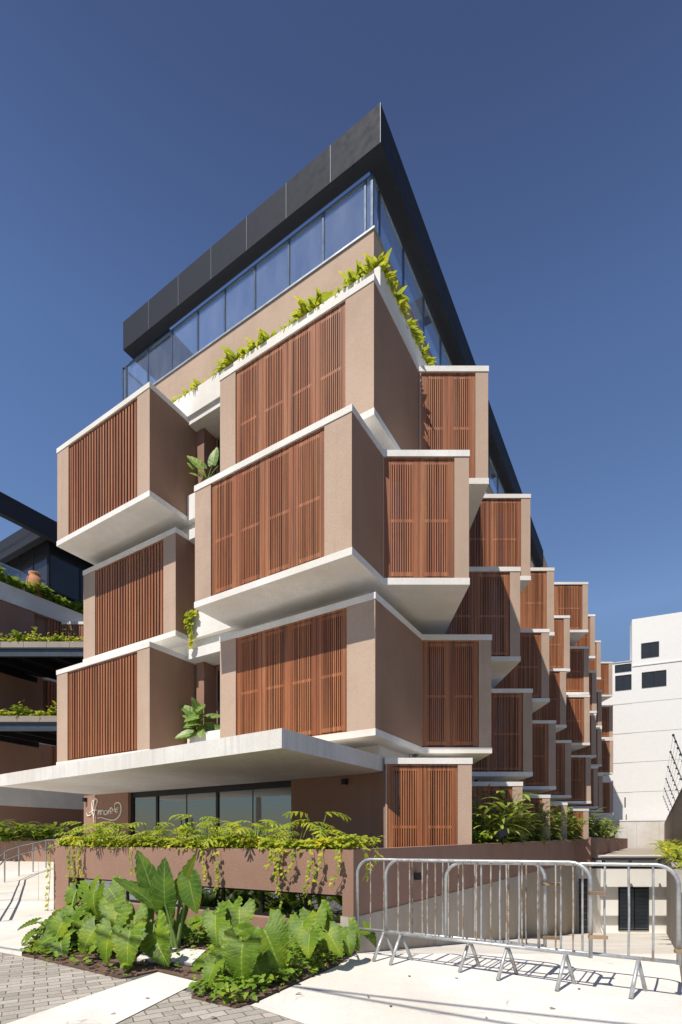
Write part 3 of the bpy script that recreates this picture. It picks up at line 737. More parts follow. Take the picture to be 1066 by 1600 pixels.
# basement entrance at the foot of the ramp
BE = thing('basement_entrance', 'white rendered basement front with a dark double louvred door below a thin flat roof', 'building', (lam(990) * 26.8, 26.8, -3.6))
YB = 27.0
xa, xb = lam(939) * YB, lam(1046) * YB
build(MB().prism([(xa, YB), (xb, YB), (xb, YB + .3), (xa, YB + .3)], -3.7, .55), 'wall', 'paint', BE)
build(MB().prism([(X1 + .05, Y1 + .41), (X1 + .35, Y1 + .41), (xa + .0, YB - .002), (xa - .4, YB - .002)], -3.7, .249), 'side_wall', 'paint', BE)
gy = Y1 + .3
dk = MB(); q0, q1 = D(905, 1380, Y1 - .04), D(918.5, 1380, Y1 - .04)
z0_, z1_ = zat(1476, Y1), zat(1373, Y1)
gt = MB(); gt.prism([(q0.x, Y1 - .04), (q1.x, Y1 - .04), (q1.x, Y1 + .0), (q0.x, Y1 + .0)], z0_, z1_)
gate = build(gt, 'side_gate', 'black', BE)
gb = MB()
for k in range(9): gb.prism([(q0.x + .02, Y1 - .06), (q1.x - .02, Y1 - .06), (q1.x - .02, Y1 - .041), (q0.x + .02, Y1 - .041)], z0_ + .2 + k * .34, z0_ + .22 + k * .34)
build(gb, 'rail', 'alu', gate)
dl0, dl1 = lam(967) * (YB - .05), lam(1014.5) * (YB - .05); dz0, dz1 = zat(1454, YB), zat(1386, YB)
fr = MB(); fr.prism([(dl0, YB - .05), (dl1, YB - .05), (dl1, YB - .005), (dl0, YB - .005)], dz0, dz1); door = build(fr, 'louvred_door', 'black', BE)
for h in (0, 1):
    lb = MB(); x0_ = dl0 + .05 + h * (dl1 - dl0) / 2; x1_ = x0_ + (dl1 - dl0) / 2 - .09
    for k in range(30):
        z = dz0 + .10 + k * (dz1 - dz0 - .18) / 30; lb.quad((x0_, YB - .06, z), (x1_, YB - .06, z), (x1_, YB - .10, z + .055), (x0_, YB - .10, z + .055))
    build(lb, 'louvre_panel', 'alu', door)
far_l = Vector((lam(974) * 44.2, 44.2)); far_r = Vector((lam(1037) * 44.2, 44.2)); zr = .50
build(MB().prism([(lam(939) * 26.7, 26.7), (lam(1042) * 26.7, 26.7), tuple(far_r), tuple(far_l)], [zr - .12] * 2 + [zr + .06] * 2, [zr] * 2 + [zr + .18] * 2), 'flat_roof', 'grey', BE)
build(MB().prism([(lam(925) * 26.1, 26.1), (lam(1048) * 26.1, 26.1), (lam(1048) * 26.3, 26.35), (lam(925) * 26.3, 26.35)], -.12, .10), 'roof_beam', 'black', BE)
build(MB().prism([(lam(925) * 25.1, 25.15), (lam(1048) * 25.1, 25.15), (lam(1048) * 25.1, 25.35), (lam(925) * 25.1, 25.35)], .34, .48), 'roof_beam', 'dark', BE)
for px in (942, 984, 1030):
    x = lam(px) * 26.2; build(MB().prism([(x, 26.15), (x + .1, 26.15), (x + .1, 26.3), (x, 26.3)], .10, .38), 'stub_post', 'dark', BE)

# right hand boundary walls
RB = thing('boundary_wall', 'low beige boundary wall right of the driveway with yellow green plants on it', 'wall', (Rx(8), 8, 0))
def rbar(y0, y1, z0, z1, o0, w, name, m, parent):
    a, b = Vector((Rx(y0) + o0, y0)), Vector((Rx(y1) + o0, y1)); return build(MB().prism([a, (a.x + w, a.y), (b.x + w, b.y), b], z0, z1), name, m, parent)
rbar(4.6, 27.0, -3.7, .86, 0, .22, 'wall', 'grey', RB)
rbar(4.6, 40, .5, .80, .221, 1.6, 'planter_soil', 'soil', RB)
RB2 = thing('back_wall', 'tall dark grey boundary wall at the right edge carrying leaning fence wires', 'wall', (8.5, 12, 0))
def R2(Y): return 8.25 + .625 * (Y - 12)
a, b = Vector((R2(11), 11)), Vector((R2(44), 44))
build(MB().prism([a, (a.x + .25, a.y), (b.x + .25, b.y), b], 0, 2.86), 'wall', 'grey', RB2)
fn = thing('security_fence', 'thin leaning fence stays with black insulators and wires on the tall grey wall', 'fence', (R2(18), 18, 2.86))
ends = []
for Y in (12.6, 15.0, 18.0, 21.5, 25.5, 30.0):
    t = MB(); base = Vector((R2(Y) + .1, Y, 2.86)); tip = base + Vector((-.42, 0, 1.15)); t.tube([base, base + Vector((-.05, 0, .25)), tip], .014, 6)
    s_ = build(t, 'fence_stay', 'alu', fn); ib = MB(); row = []
    for k in range(6):
        q = base + (tip - base) * (.25 + .14 * k) + Vector((-.03, -.03, .02)); ib.lathe((q.x, q.y, q.z - .03), [(0, 0), (.028, .005), (.028, .05), (0, .06)], 8); row.append(q)
    ends.append(row); build(ib, 'insulators', 'black', s_)
for k in range(6): build(MB().tube([r_[k] for r_ in ends], .004, 4), 'fence_wire', 'steel', fn)

# ============================================================ WHITE NEIGHBOUR
NB = thing('white_building', 'plain white rendered building with four small dark windows at the end of the driveway', 'building', (27, 46, 0))
nd = Vector((.916, -.402)); n0 = Vector((lam(988) * 46, 46)); nn = Vector((.402, .916))
def nbv(px): # distance along front from n0
    k = lam(px); return (k * n0.y - n0.x) / (nd.x - k * nd.y)
def nbp(s, o=0): return n0 + nd * s + nn * o
def nbz(py, s): return zat(py, nbp(s).y)
zt_ = nbz(968, 0)
build(MB().prism([nbp(0), nbp(16), nbp(16, 1.6), nbp(0, 1.6)], 0, zt_), 'tall_block', 'paint', NB)
sl = nbv(956); zl = nbz(1034, -.2)
build(MB().prism([nbp(-6, .02), nbp(-.001, .02), nbp(-.001, 12), nbp(-6, 12)], 0, zl), 'low_block', 'paint', NB)
build(MB().prism([nbp(-6.02, -.03), nbp(-.002, -.03), nbp(-.002, .3), nbp(-6.02, .3)], zl + .001, zl + .12), 'coping', 'seam', NB)
for (x0_, y0_, x1_, y1_) in ((1002, 1005, 1030, 1026), (1003, 1050, 1041.5, 1072), (961, 1039, 987, 1048.5), (961.5, 1056, 987, 1077)):
    s0_, s1_ = nbv(x0_), nbv(x1_); o_ = 0.02 if x1_ < 988 else 0
    za, zb = nbz((y0_ + y1_) / 2 + (y1_ - y0_) / 2, (s0_ + s1_) / 2), nbz(y0_, (s0_ + s1_) / 2)
    f_ = MB()
    for A_, B_ in ((s0_, s0_ + .06), (s1_ - .06, s1_), ((s0_ + s1_) / 2 - .03, (s0_ + s1_) / 2 + .03)): f_.prism([nbp(A_, o_ - .05), nbp(B_, o_ - .05), nbp(B_, o_ - .003), nbp(A_, o_ - .003)], za, zb)
    f_.prism([nbp(s0_, o_ - .052), nbp(s1_, o_ - .052), nbp(s1_, o_ - .003), nbp(s0_, o_ - .003)], za - .06, za); f_.prism([nbp(s0_, o_ - .052), nbp(s1_, o_ - .052), nbp(s1_, o_ - .003), nbp(s0_, o_ - .003)], zb, zb + .06)
    w_ = build(f_, 'window', 'black', NB)
    build(MB().prism([nbp(s0_ + .06, o_ - .03), nbp(s1_ - .06, o_ - .03), nbp(s1_ - .06, o_ - .004), nbp(s0_ + .06, o_ - .004)], za, zb), 'pane', 'wwin', w_)
for py in (1098.5, 1145, 1191, 1237.5):
    z = nbz(py, 0); build(MB().prism([nbp(-5.9, -.012), nbp(15.9, -.012), nbp(15.9, -.004), nbp(-5.9, -.004)], z - .012, z + .012), 'wall_joint', 'block', NB)
z = nbz(1041, 0); build(MB().prism([nbp(.02, -.05), nbp(15.9, -.05), nbp(15.9, -.004), nbp(.02, -.004)], z - .06, z + .06), 'ledge', 'paint', NB)
NW = thing('yard_wall', 'low grey white wall along the foot of the white building', 'wall', (25.5, 44.8, 0))
build(MB().prism([nbp(-6, -1.0), nbp(8, -1.0), nbp(8, -.8), nbp(-6, -.8)], 0, zat(1283, 45)), 'wall', 'ramp', NW)
build(MB().prism([nbp(-6, -1.04), nbp(8, -1.04), nbp(8, -.76), nbp(-6, -.76)], zat(1283, 45), zat(1281, 45)), 'coping', 'paint', NW)
pt = MB(); q = D(977, 1262, 45.4); pt.tube([q, D(977, 1246, 45.4)], .05, 6); tag(build(pt, 'vent_pipe', 'dark'), 'short dark pipe standing against the white building above its yard wall', 'pipe')

# ============================================================ LEFT WING ACROSS THE COURTYARD
LW = thing('courtyard_wing', 'shaded brown wing at the left edge with white bands and a dark glass top storey', 'building', (*P(4, 21.5), 0))
vw = 20.85
build(MB().prism([P(-3, vw), P(16, vw), P(16, 28), P(-3, 28)], 0, T[4] - .2), 'wall', 'brown', LW)
for n_, (za, zb) in enumerate(((2.95, 3.8), (6.05, 6.45), (9.25, 9.7), (12.35, 13.16))):
    ua = -3.01
    build(MB().prism([P(ua, vw - .25), P(16, vw - .25), P(16, vw + .3), P(ua, vw + .3)], za, zb), 'white_band', 'white', LW)
for n_, (za, zb) in enumerate(((3.82, 6.04), (6.47, 9.24), (9.72, 12.34))):
    build(MB().prism([P(-3, vw - .2), P(5.0 - .4 * n_, vw - .2), P(4.6 - .4 * n_, vw - .002), P(-3, vw - .002)], za, zb), 'wall', 'brown', LW)
    shutter(P(15, vw - .10), P(4.6, vw - .10), za, zb, LW, .16, .10, 6, 'wood_b', False) if False else None
    A_ = P(12, vw - .12); B_ = P(4.7, vw - .12)
    sb_ = MB(); L = (B_ - A_).length; dd = (B_ - A_) / L; rr = random.Random(n_)
    k = 0.0
    while k < L - .1:
        sb_.bar(A_ + dd * k, A_ + dd * (k + .11), .03, za + .02, zb - .02, rr.uniform(0, .01)); k += .15
    build(sb_, 'shutter', 'wood_b', LW)
# small projecting box of the wing
q0 = Vector((lam(96) * 25.4, 25.4)); q1 = Vector((lam(150) * 25.4, 25.4))
build(MB().prism([q0, q1, q1 + Vector((0, 3)), q0 + Vector((-.3, 2))], zat(975.5, 25.4), zat(971, 25.4)), 'white_band', 'white', LW)
sb_ = MB(); k = q0.x + .02
while k < q1.x: sb_.prism([(k, 25.43), (k + .1, 25.43), (k + .1, 25.47), (k, 25.47)], 9.72, zat(976, 25.4)); k += .135
build(sb_, 'shutter', 'wood_b', LW); build(MB().prism([q0 + Vector((0, .1)), q1 + Vector((0, .1)), q1 + Vector((0, 1.5)), q0 + Vector((-.1, 1.2))], 9.71, zat(976, 25.4)), 'wall', 'brown', LW)
# top storey: glazed pavilion
build(MB().prism([P(-3, vw - .75), P(15, vw - .75), P(15, vw - .45), P(-3, vw - .45)], FZ0 - .1, FZ1), 'roof_frame', 'dark', LW)
uf = uat(80, vw - .3)
pav0 = P(uf + .0, vw + .1)
build(MB().prism([P(uf - .6, vw - .449), P(uf - .6, 30), P(uf - .3, 30), P(uf - .3, vw - .449)], FZ0 - .1, FZ1 + .01), 'roof_frame', 'dark', LW)
build(MB().prism([P(uf - .6, vw - .2), P(uf - .6, 30), P(16, 30), P(16, vw - .2)], FZ0 + .2, FZ0 + .4), 'flat_roof', 'dark', LW)
gw = MB(); 
for k in range(7): gw.prism([P(uf - .02, vw + .0 + k * 1.3), P(uf - .02, vw + .07 + k * 1.3), P(uf + .06, vw + .07 + k * 1.3), P(uf + .06, vw + k * 1.3)], 13.0, FZ0 + .2)
for k in range(8): gw.prism([P(uf + .0 + k * 1.6, vw - .06), P(uf + .09 + k * 1.6, vw - .06), P(uf + .09 + k * 1.6, vw + .02), P(uf + k * 1.6, vw + .02)], 13.0, FZ0 + .2)
gf = build(gw, 'glazing_frame', 'dark', LW)
build(MB().prism([P(uf, vw + .01), P(uf, 30), P(uf + .03, 30), P(uf + .03, vw + .01)], 13.0, FZ0 + .2), 'glass_wall', 'wwin', gf)
build(MB().prism([P(uf + .04, vw - .03), P(16, vw - .03), P(16, vw + .0), P(uf + .04, vw + .0)], 13.0, FZ0 + .2), 'glass_wall', 'wwin', gf)
build(MB().prism([P(uf, vw - .1), P(16, vw - .1), P(16, vw - .061), P(uf, vw - .061)], 13.75, 13.85), 'transom', 'dark', gf)
build(MB().prism([P(-3, vw + .31), P(16, vw + .31), P(16, 30), P(-3, 30)], 12.9, 13.0), 'terrace_deck', 'canopy', LW)
balustrade(P(-3, vw + .05), P(uf - .1, vw + .05), 13.17, 14.2, [0, 1.4, 2.8, 4.2, 5.6], LW)
# terracotta jar on the terrace
q = D(54, 908, 24.6); mb = MB()
mb.lathe((q.x, q.y, 13.0), [(.0, 0), (.22, 0), (.30, .25), (.36, .6), (.37, .9), (.30, 1.15), (.22, 1.25), (.27, 1.33), (.27, 1.38), (.21, 1.38), (.19, 1.25), (.0, 1.2)], 24)
tag(build(mb, 'clay_jar', 'terracotta', smooth=True), 'large round terracotta jar on the left terrace behind the plants', 'jar')

# walkways between the blocks
def walkway(Y, zt_, label, x0_, x1_):
    w = thing('footbridge', label, 'footbridge', ((x0_ + x1_) / 2, Y + 1, zt_ - .6), 'planted footbridges across the courtyard')
    m_ = 9
    for k in range(m_):
        a = x0_ + (x1_ - x0_) * k / m_; b = x0_ + (x1_ - x0_) * (k + 1) / m_ - .015
        build(MB().prism([(a, Y), (b, Y), (b, Y + .35), (a, Y + .35)], zt_ - .24, zt_), 'planter_trough', 'grey', w)
    bm = MB(); bm.prism([(x0_, Y + .02), (x1_, Y + .02), (x1_, Y + .16), (x0_, Y + .16)], zt_ - .60, zt_ - .56); bm.prism([(x0_, Y + .02), (x1_, Y + .02), (x1_, Y + .16), (x0_, Y + .16)], zt_ - .29, zt_ - .245)
    bm.prism([(x0_, Y + .08), (x1_, Y + .08), (x1_, Y + .10), (x0_, Y + .10)], zt_ - .56, zt_ - .29); build(bm, 'edge_beam', 'beam', w)
    for k in range(6):
        x = x0_ + (x1_ - x0_) * (k + .5) / 6
        build(MB().prism([(x, Y + .17), (x + .12, Y + .17), (x + 1.6, Y + 3.6), (x + 1.48, Y + 3.6)], zt_ - .62, zt_ - .35), 'joist', 'black', w)
    build(MB().prism([(x0_, Y + .36), (x1_, Y + .36), (x1_ + 1.0, Y + 3.6), (x0_ + 1.0, Y + 3.6)], zt_ - .34, zt_ - .26), 'deck', 'black', w)
    return w
walkway(20.9, zat(1002.5, 20.9), 'upper dark steel footbridge with a row of low plants along its grey edge', -17.0, -8.4)
walkway(20.3, zat(1118.5, 20.3), 'lower dark steel footbridge with a row of low plants along its grey edge', -16.6, -8.6)

# lower left: entrance planter and handrail
lp = [Vector((lam(-60) * 19.2, 19.2)), Vector((lam(86) * 17.6, 18.6)), Vector((lam(86) * 18.2, 19.4)), Vector((lam(-60) * 20, 20.4))]
EP = build(MB().prism(lp, .3, 1.33), 'entrance_planter', 'brown'); tag(EP, 'low brown planter wall behind the handrail at the far left', 'planter')
hr = thing('handrail', 'curved two rail stainless steel handrail beside the white entrance path', 'handrail', (-9.6, 14.4, 0))
path = [Vector((-5.9, 8.0, 0)), Vector((-7.7, 11.1, 0)), Vector((-9.05, 13.4, .06)), Vector((-9.62, 14.4, .13)), Vector((-9.85, 15.4, .26)), Vector((-9.9, 16.9, .44)), Vector((-9.1, 17.4, .47))]
build(MB().tube([q + Vector((0, 0, .92)) for q in path], .022, 8), 'top_rail', 'steel', hr)
build(MB().tube([q + Vector((0, 0, .66)) for q in path], .018, 8), 'lower_rail', 'steel', hr)
for q in (path[0], (path[0] + path[1]) / 2, path[1], (path[1] + path[2]) / 2, path[3], path[4], (path[4] + path[5]) / 2, path[5]): build(MB().tube([q - Vector((0, 0, .05)), q + Vector((0, 0, .91))], .02, 8), 'post', 'steel', hr)

# ============================================================ CROWD BARRIERS
def barrier(a, b, zl, zr_, feet, nb, label, rust=True, seed=0):
    a = Vector(a); b = Vector(b); L = (b - a).length; d = (b - a) / L; n_ = Vector((-d.y, d.x))
    w = thing('crowd_barrier', label, 'barrier', ((a.x + b.x) / 2, (a.y + b.y) / 2, 0), 'crowd barriers across the driveway')
    rr = random.Random(seed); zb = .325
    def q(s, z): return Vector((a.x + d.x * s, a.y + d.y * s, z))
    zt_ = lambda s: zl + (zr_ - zl) * s / L
    R = .17; pts = [q(0, zb - .02)]
    for k in range(7): t = pi * k / 12; pts.append(q(R - R * cos(t), zt_(0) - R + R * sin(t)))
    for k in range(7): t = pi / 2 - pi * k / 12; pts.append(q(L - R + R * cos(t), zt_(L) - R + R * sin(t)))
    pts.append(q(L, zb - .02))
    build(MB().tube(pts, .0168, 10), 'hoop_frame', 'galv', w, True)
    build(MB().tube([q(.01, zb), q(L - .01, zb)], .0165, 10), 'bottom_rail', 'galv', w, True)
    for k in range(1, nb + 1):
        s = L * k / (nb + 1) + rr.uniform(-.004, .004); ztop_ = zt_(s)
        if s < R: ztop_ -= R - sqrt(max(0, R * R - (R - s) ** 2))
        if L - s < R: ztop_ -= R - sqrt(max(0, R * R - (R - L + s) ** 2))
        build(MB().tube([q(s, zb + .01), q(s + rr.uniform(-.006, .006), (zb + ztop_) / 2), q(s, ztop_ - .012)], .0075 if rust else .0095, 6), 'upright_bar', 'rust' if rust and rr.random() < .8 else 'galv', w)
    for s in feet:
        for sd_ in (-1, 1):
            foot = Vector((a.x + d.x * s, a.y + d.y * s)) + Vector((.75, .66)) * sd_ * .175
            build(MB().tube([q(s, zb - .012) + Vector((n_.x, n_.y, 0)) * sd_ * .014, Vector((foot.x, foot.y, .014))], [.016, .019], 8), 'leg', 'galv', w, True)
    return w
barrier((.19, 5.84), (1.973, 4.87), 1.13, 1.14, (.34, 1.30), 11, 'rearmost crowd barrier, its left hoop standing beside the corner of the brown planter wall', True, 1)
barrier((.50, 5.62), (2.216, 4.47), 1.13, 1.15, (.19, 1.86), 13, 'middle crowd barrier in front of the other two with many thin rusty bars', True, 2)
barrier((1.09, 5.23), (2.83, 4.22), 1.12, 1.14, (.62, 1.72), 10, 'rightmost crowd barrier with thicker bare metal bars in front of the ramp', False, 3)
for (p0, p1, z) in (((2.216, 4.47), (2.36, 4.50), .94), ((2.216, 4.47), (2.37, 4.50), .52), ((1.95, 4.87), (2.02, 4.70), 1.02), ((1.95, 4.87), (2.02, 4.70), .50)):
    pass
def strap(px0, px1, py, Y, lab):
    a, b = D(px0, py, Y), D(px1, py, Y); t = MB(); t.box(((a.x + b.x) / 2, Y, a.z), (b.x - a.x), .05, .028, -.15)
    tag(build(t, 'hinge_strap', 'strap'), lab, 'strap')
strap(921, 946, 1395.5, 4.45, 'upper rusty strap joining the middle and right crowd barriers')
strap(921, 948, 1464.5, 4.45, 'lower rusty strap joining the middle and right crowd barriers')
strap(848, 877, 1381, 4.85, 'upper rusty strap joining the rear and middle crowd barriers')
strap(848, 877, 1465.5, 4.85, 'lower rusty strap joining the rear and middle crowd barriers')
strap(1056, 1075, 1487, 4.2, 'rusty strap at the right end of the last crowd barrier')
# small lamp on the ramp wall
Yl = 7.6; q = Vector((Lx(Yl), Yl)); k = lam(649)
Yl = (.153 - .6105 * 6.21) / (k - .6105); q = Vector((Lx(Yl), Yl)); z = zat(1369, Yl)
t = MB(); t.box((q.x + .035, q.y - .02, z), .09, .10, .11, atan2(U.y, U.x)); o = build(t, 'wall_lamp', 'black'); tag(o, 'small black cube lamp on the brown wall behind the barriers', 'wall lamp')
t = MB(); t.box((q.x + .035, q.y - .02, z - .058), .05, .05, .006, atan2(U.y, U.x)); build(t, 'lens', 'curtain', o)
# floodlight on the planter edge
q = D(786, 1306, 11.6); fl = thing('floodlight', 'small black floodlight tilted upward on the brown wall top beside the striped plants', 'floodlight', (q.x, q.y, q.z - .1))
t = MB(); t.box(q + Vector((0, 0, .06)), .26, .07, .16, .5)
for i_, v_ in enumerate(t.v): t.v[i_] = (v_[0], v_[1] + (v_[2] - q.z) * .6, v_[2] + (v_[0] - q.x) * .5)
build(t, 'lamp_head', 'black', fl); build(MB().tube([q + Vector((0, 0, -.2)), q + Vector((0, .02, .02))], .02, 8), 'bracket', 'black', fl)
# overhead cables crossing behind the viewpoint
def shadow_cable(g0, g1, h, label):
    k = h / SUN.z; a = g0 + SUN * k; b = g1 + SUN * k; d = b - a; pts = []
    a2 = a - d * 1.5; b2 = b + d * 1.5
    for i in range(17): t = i / 16; q = a2.lerp(b2, t); q = q + Vector((0, 0, -.5 * (1 - (2 * t - 1) ** 2))); pts.append(q)
    tag(build(MB().tube(pts, .022, 6), 'overhead_cable', 'black'), label, 'cable')
shadow_cable(G(480, 1530), G(1066, 1592), 6.0, 'upper black overhead cable whose shadow crosses the driveway')
shadow_cable(G(500, 1533), G(1000, 1612), 6.2, 'lower black overhead cable whose shadow crosses the driveway')

# ============================================================ PLANTS
def leaf(mb, base, f, n, L, W, bend=.6, fold=.25, nu=6, nv=12, heart=.25, ruf=0.0, freq=22, tip=.6, scal=0.0):
    """one blade: base point, forward and upper-face directions, bend in radians over its length"""
    base = Vector(base); f = Vector(f).normalized(); n = Vector(n); n = (n - f * n.dot(f)).normalized(); sd_ = f.cross(n)
    k = len(mb.v); p = base.copy(); cf, sf = cos(fold), sin(fold)
    for i in range(nv + 1):
        s = i / nv; ang = bend * s
        ff = f * cos(ang) - n * sin(ang); nn2 = n * cos(ang) + f * sin(ang)
        if i: p = p + ff * (L / nv)
        w = W * .5 * max(0.0, sin(pi * min(1, (s * .96 + .04)) ** tip)) ** .8
        if scal: w *= 1 - scal * abs(cos(freq * (s - .137))) ** 2
        if i == nv: w = 0.001
        for j in range(-nu // 2, nu // 2 + 1):
            x = j / (nu / 2); ax = abs(x)
            back = heart * L * (ax ** 1.6) * (1 - s) ** 1.5
            r_ = ruf * W * ax * (abs(sin(freq * (s - .275 * ax))) - .5) if ruf else 0
            q = p + sd_ * (x * w * cf) + nn2 * (ax * w * sf * (1 - .4 * ax) + r_) - ff * back
            mb.v.append(tuple(q))
    m_ = nu + 1
    for i in range(nv):
        for j in range(nu):
            a = k + i * m_ + j
            u0, u1 = j / nu, (j + 1) / nu; v0, v1 = i / nv, (i + 1) / nv
            mb.face([a, a + 1, a + m_ + 1, a + m_], [(u0, v0), (u1, v0), (u1, v1), (u0, v1)])
def stalk(mb, a, b, sag=.15, r0=.012, r1=.006, n=6, m_=6):
    a, b = Vector(a), Vector(b); mid = (a + b) / 2 + Vector((0, 0, (b - a).length * sag)); pts = []
    for i in range(m_):
        t = i / (m_ - 1); pts.append(a * (1 - t) ** 2 + mid * 2 * t * (1 - t) + b * t * t)
    mb.tube(pts, [r0 + (r1 - r0) * i / (m_ - 1) for i in range(m_)], n, False)
def lobed(mb, base, f, n, L, W, rnd):
    """deeply cut leaf: a midrib with paired finger lobes"""
    base = Vector(base); f = Vector(f).normalized(); n = Vector(n); n = (n - f * n.dot(f)).normalized(); sd_ = f.cross(n)
    p = base.copy(); m_ = 5
    for i in range(m_):
        s = (i + .5) / m_; ang = .9 * s; ff = f * cos(ang) - n * sin(ang); nn2 = n * cos(ang) + f * sin(ang); q = p + ff * (L / m_)
        wl = W * .5 * (sin(pi * (s * .8 + .16))) ** .7
        k = len(mb.v); mb.v += [tuple(p - sd_ * L * .03), tuple(p + sd_ * L * .03), tuple(q + sd_ * L * .03), tuple(q - sd_ * L * .03)]
        mb.face([k, k + 1, k + 2, k + 3], [(.45, s), (.55, s), (.55, s + .1), (.45, s + .1)])
        for sg in (-1, 1):
            d = (sd_ * sg * .85 + ff * (.25 + .5 * s)).normalized(); droop = rnd.uniform(.1, .5)
            tipp = p + d * wl * 1.15 - nn2 * wl * droop; w = L * .07; mid = p + d * wl * .6 - nn2 * wl * droop * .25
            k = len(mb.v); mb.v += [tuple(p + ff * -w * .7), tuple(mid - ff * w), tuple(tipp), tuple(mid + ff * w), tuple(p + ff * w * .7)]
            mb.face([k, k + 1, k + 2, k + 3, k + 4] if sg > 0 else [k + 4, k + 3, k + 2, k + 1, k], [(.5, .1), (.3, .5), (.2, .9), (.7, .5), (.5, .2)])
        p = q
RND = random.Random(11)
NTH = ('first', 'second', 'third', 'fourth', 'fifth', 'sixth', 'seventh', 'eighth', 'ninth', 'tenth', 'eleventh', 'twelfth', 'thirteenth', 'fourteenth', 'fifteenth', 'sixteenth', 'seventeenth', 'eighteenth', 'nineteenth', 'twentieth', 'twenty first', 'twenty second', 'twenty third', 'twenty fourth', 'twenty fifth', 'twenty sixth', 'twenty seventh', 'twenty eighth')
def plant(name, label, cat, base, group=None): return thing(name, label, cat, tuple(base), group)

# ---- big leaved plants in the bed
big = [
 # label, base (px, py), hero leaves (px, py, Y, length, width, lean x), random extras
 ('big ruffled leaf plant at the left corner of the bed beside the white path', (100, 1478), [(103,1435,6.4,.42,.34,-.3),(77,1461,5.9,.44,.34,-.5),(111,1399,6.9,.42,.36,-.1),(62,1478,5.85,.34,.26,-.6),(92,1490,5.75,.34,.26,.2)], 12),
 ('big ruffled leaf plant reaching up to the left end of the slot window', (145, 1462), [(136,1410,6.5,.48,.44,-.1),(138,1389,7.0,.42,.36,.2),(176,1396,6.8,.46,.42,.5),(181,1424,6.3,.46,.36,.4)], 12),
 ('big ruffled leaf plant with two long lit leaves hanging over the soil edge', (190, 1488), [(162,1480,5.15,.46,.30,-.15),(195,1488,5.05,.50,.32,.0),(169,1450,5.6,.44,.34,-.2),(209,1452,5.6,.42,.34,.25),(132,1470,5.5,.40,.30,-.4)], 10),
 ('big leaf plant left of the stepping slab with its dark leaf over the slab', (238, 1474), [(242,1488,5.2,.46,.30,.25),(222,1432,6.2,.42,.36,-.2),(243,1462,5.7,.40,.30,.3)], 8),
 ('big ruffled leaf plant right of the tall upright plant in front of the slot window', (340, 1470), [(328,1455,5.6,.44,.30,-.15),(356,1438,5.9,.42,.34,.0),(380,1444,5.7,.46,.36,.3),(352,1470,5.4,.36,.28,-.3)], 8),
 ('largest leafed plant, its widest leaf hanging toward the paving at the front', (378, 1520), [(376,1514,4.35,.50,.37,.02),(424,1490,4.6,.54,.44,.35),(325,1528,4.45,.28,.20,-.3),(345,1500,4.7,.34,.24,-.4),(410,1520,4.5,.34,.26,.6)], 6),
 ('big leaf plant between the largest leafed plant and the planter wall corner', (470, 1482), [(466,1463,5.2,.40,.32,-.2),(492,1450,5.5,.36,.32,.1),(478,1480,4.95,.32,.26,-.2),(506,1444,5.6,.36,.32,.4),(520,1478,5.1,.34,.28,.3)], 8),
 ('pale leaf plant at the planter wall corner touching the left crowd barrier', (545, 1492), [(554,1466,5.35,.32,.22,.5),(540,1478,5.3,.28,.20,-.1)], 3),
]
for lab, (bx, by), heroes, extra in big:
    b0 = G(bx, by); t = plant('leafy_plant', lab, 'plant', b0, 'big leaved plants in the front bed')
    lm, st_ = MB(), MB()
    for (px, py, Y, L, W, lean) in heroes:
        c = D(px, py + (16 if Y > 6 else 8), Y); f = Vector((lean, -.40, -.85)).normalized(); n_ = Vector((-.25 + lean * .2, -.72, .55))
        a = c - f * L * .5 + Vector((0, .03, .02)); L *= RND.uniform(.76, .92); W = max(W, L * .85) * RND.uniform(.95, 1.15); f = (f + Vector((RND.uniform(-.25, .25), RND.uniform(-.35, .0), RND.uniform(.0, .35)))).normalized(); n_ = n_ + Vector((RND.uniform(-.25, .25), 0, RND.uniform(.0, .4))); leaf(lm, a, f, n_, L, W, RND.uniform(.3, 1.0), RND.uniform(.05, .3), 10, 44, .36, .11, 26, .50, .06)
        stalk(st_, b0 + Vector((RND.uniform(-.06, .06), RND.uniform(-.05, .1), 0)), a, .25, .013, .007)
    hmax = max(D(h[0], h[1], h[2]).z for h in heroes)
    for i in range(int(extra * 2.2)):
        az = RND.uniform(0, 2 * pi); r_ = RND.uniform(.08, .42); z = RND.uniform(.12, max(.28, hmax * .72)); a = b0 + Vector((cos(az) * r_, sin(az) * r_ + .12, z))
        L = RND.uniform(.18, .34); f = Vector((cos(az), sin(az) - .25, RND.uniform(-.9, -.1))); n_ = Vector((-.2, -.4, 1))
        leaf(lm, a, f, n_, L, L * .9, RND.uniform(.4, 1.2), RND.uniform(.1, .35), 8, 30, .36, .11, 26, .50, .06)
        stalk(st_, b0, a, .2, .011, .006)
    build(lm, 'foliage', 'leaf_big', t, True); build(st_, 'stem', 'stem', t, True)
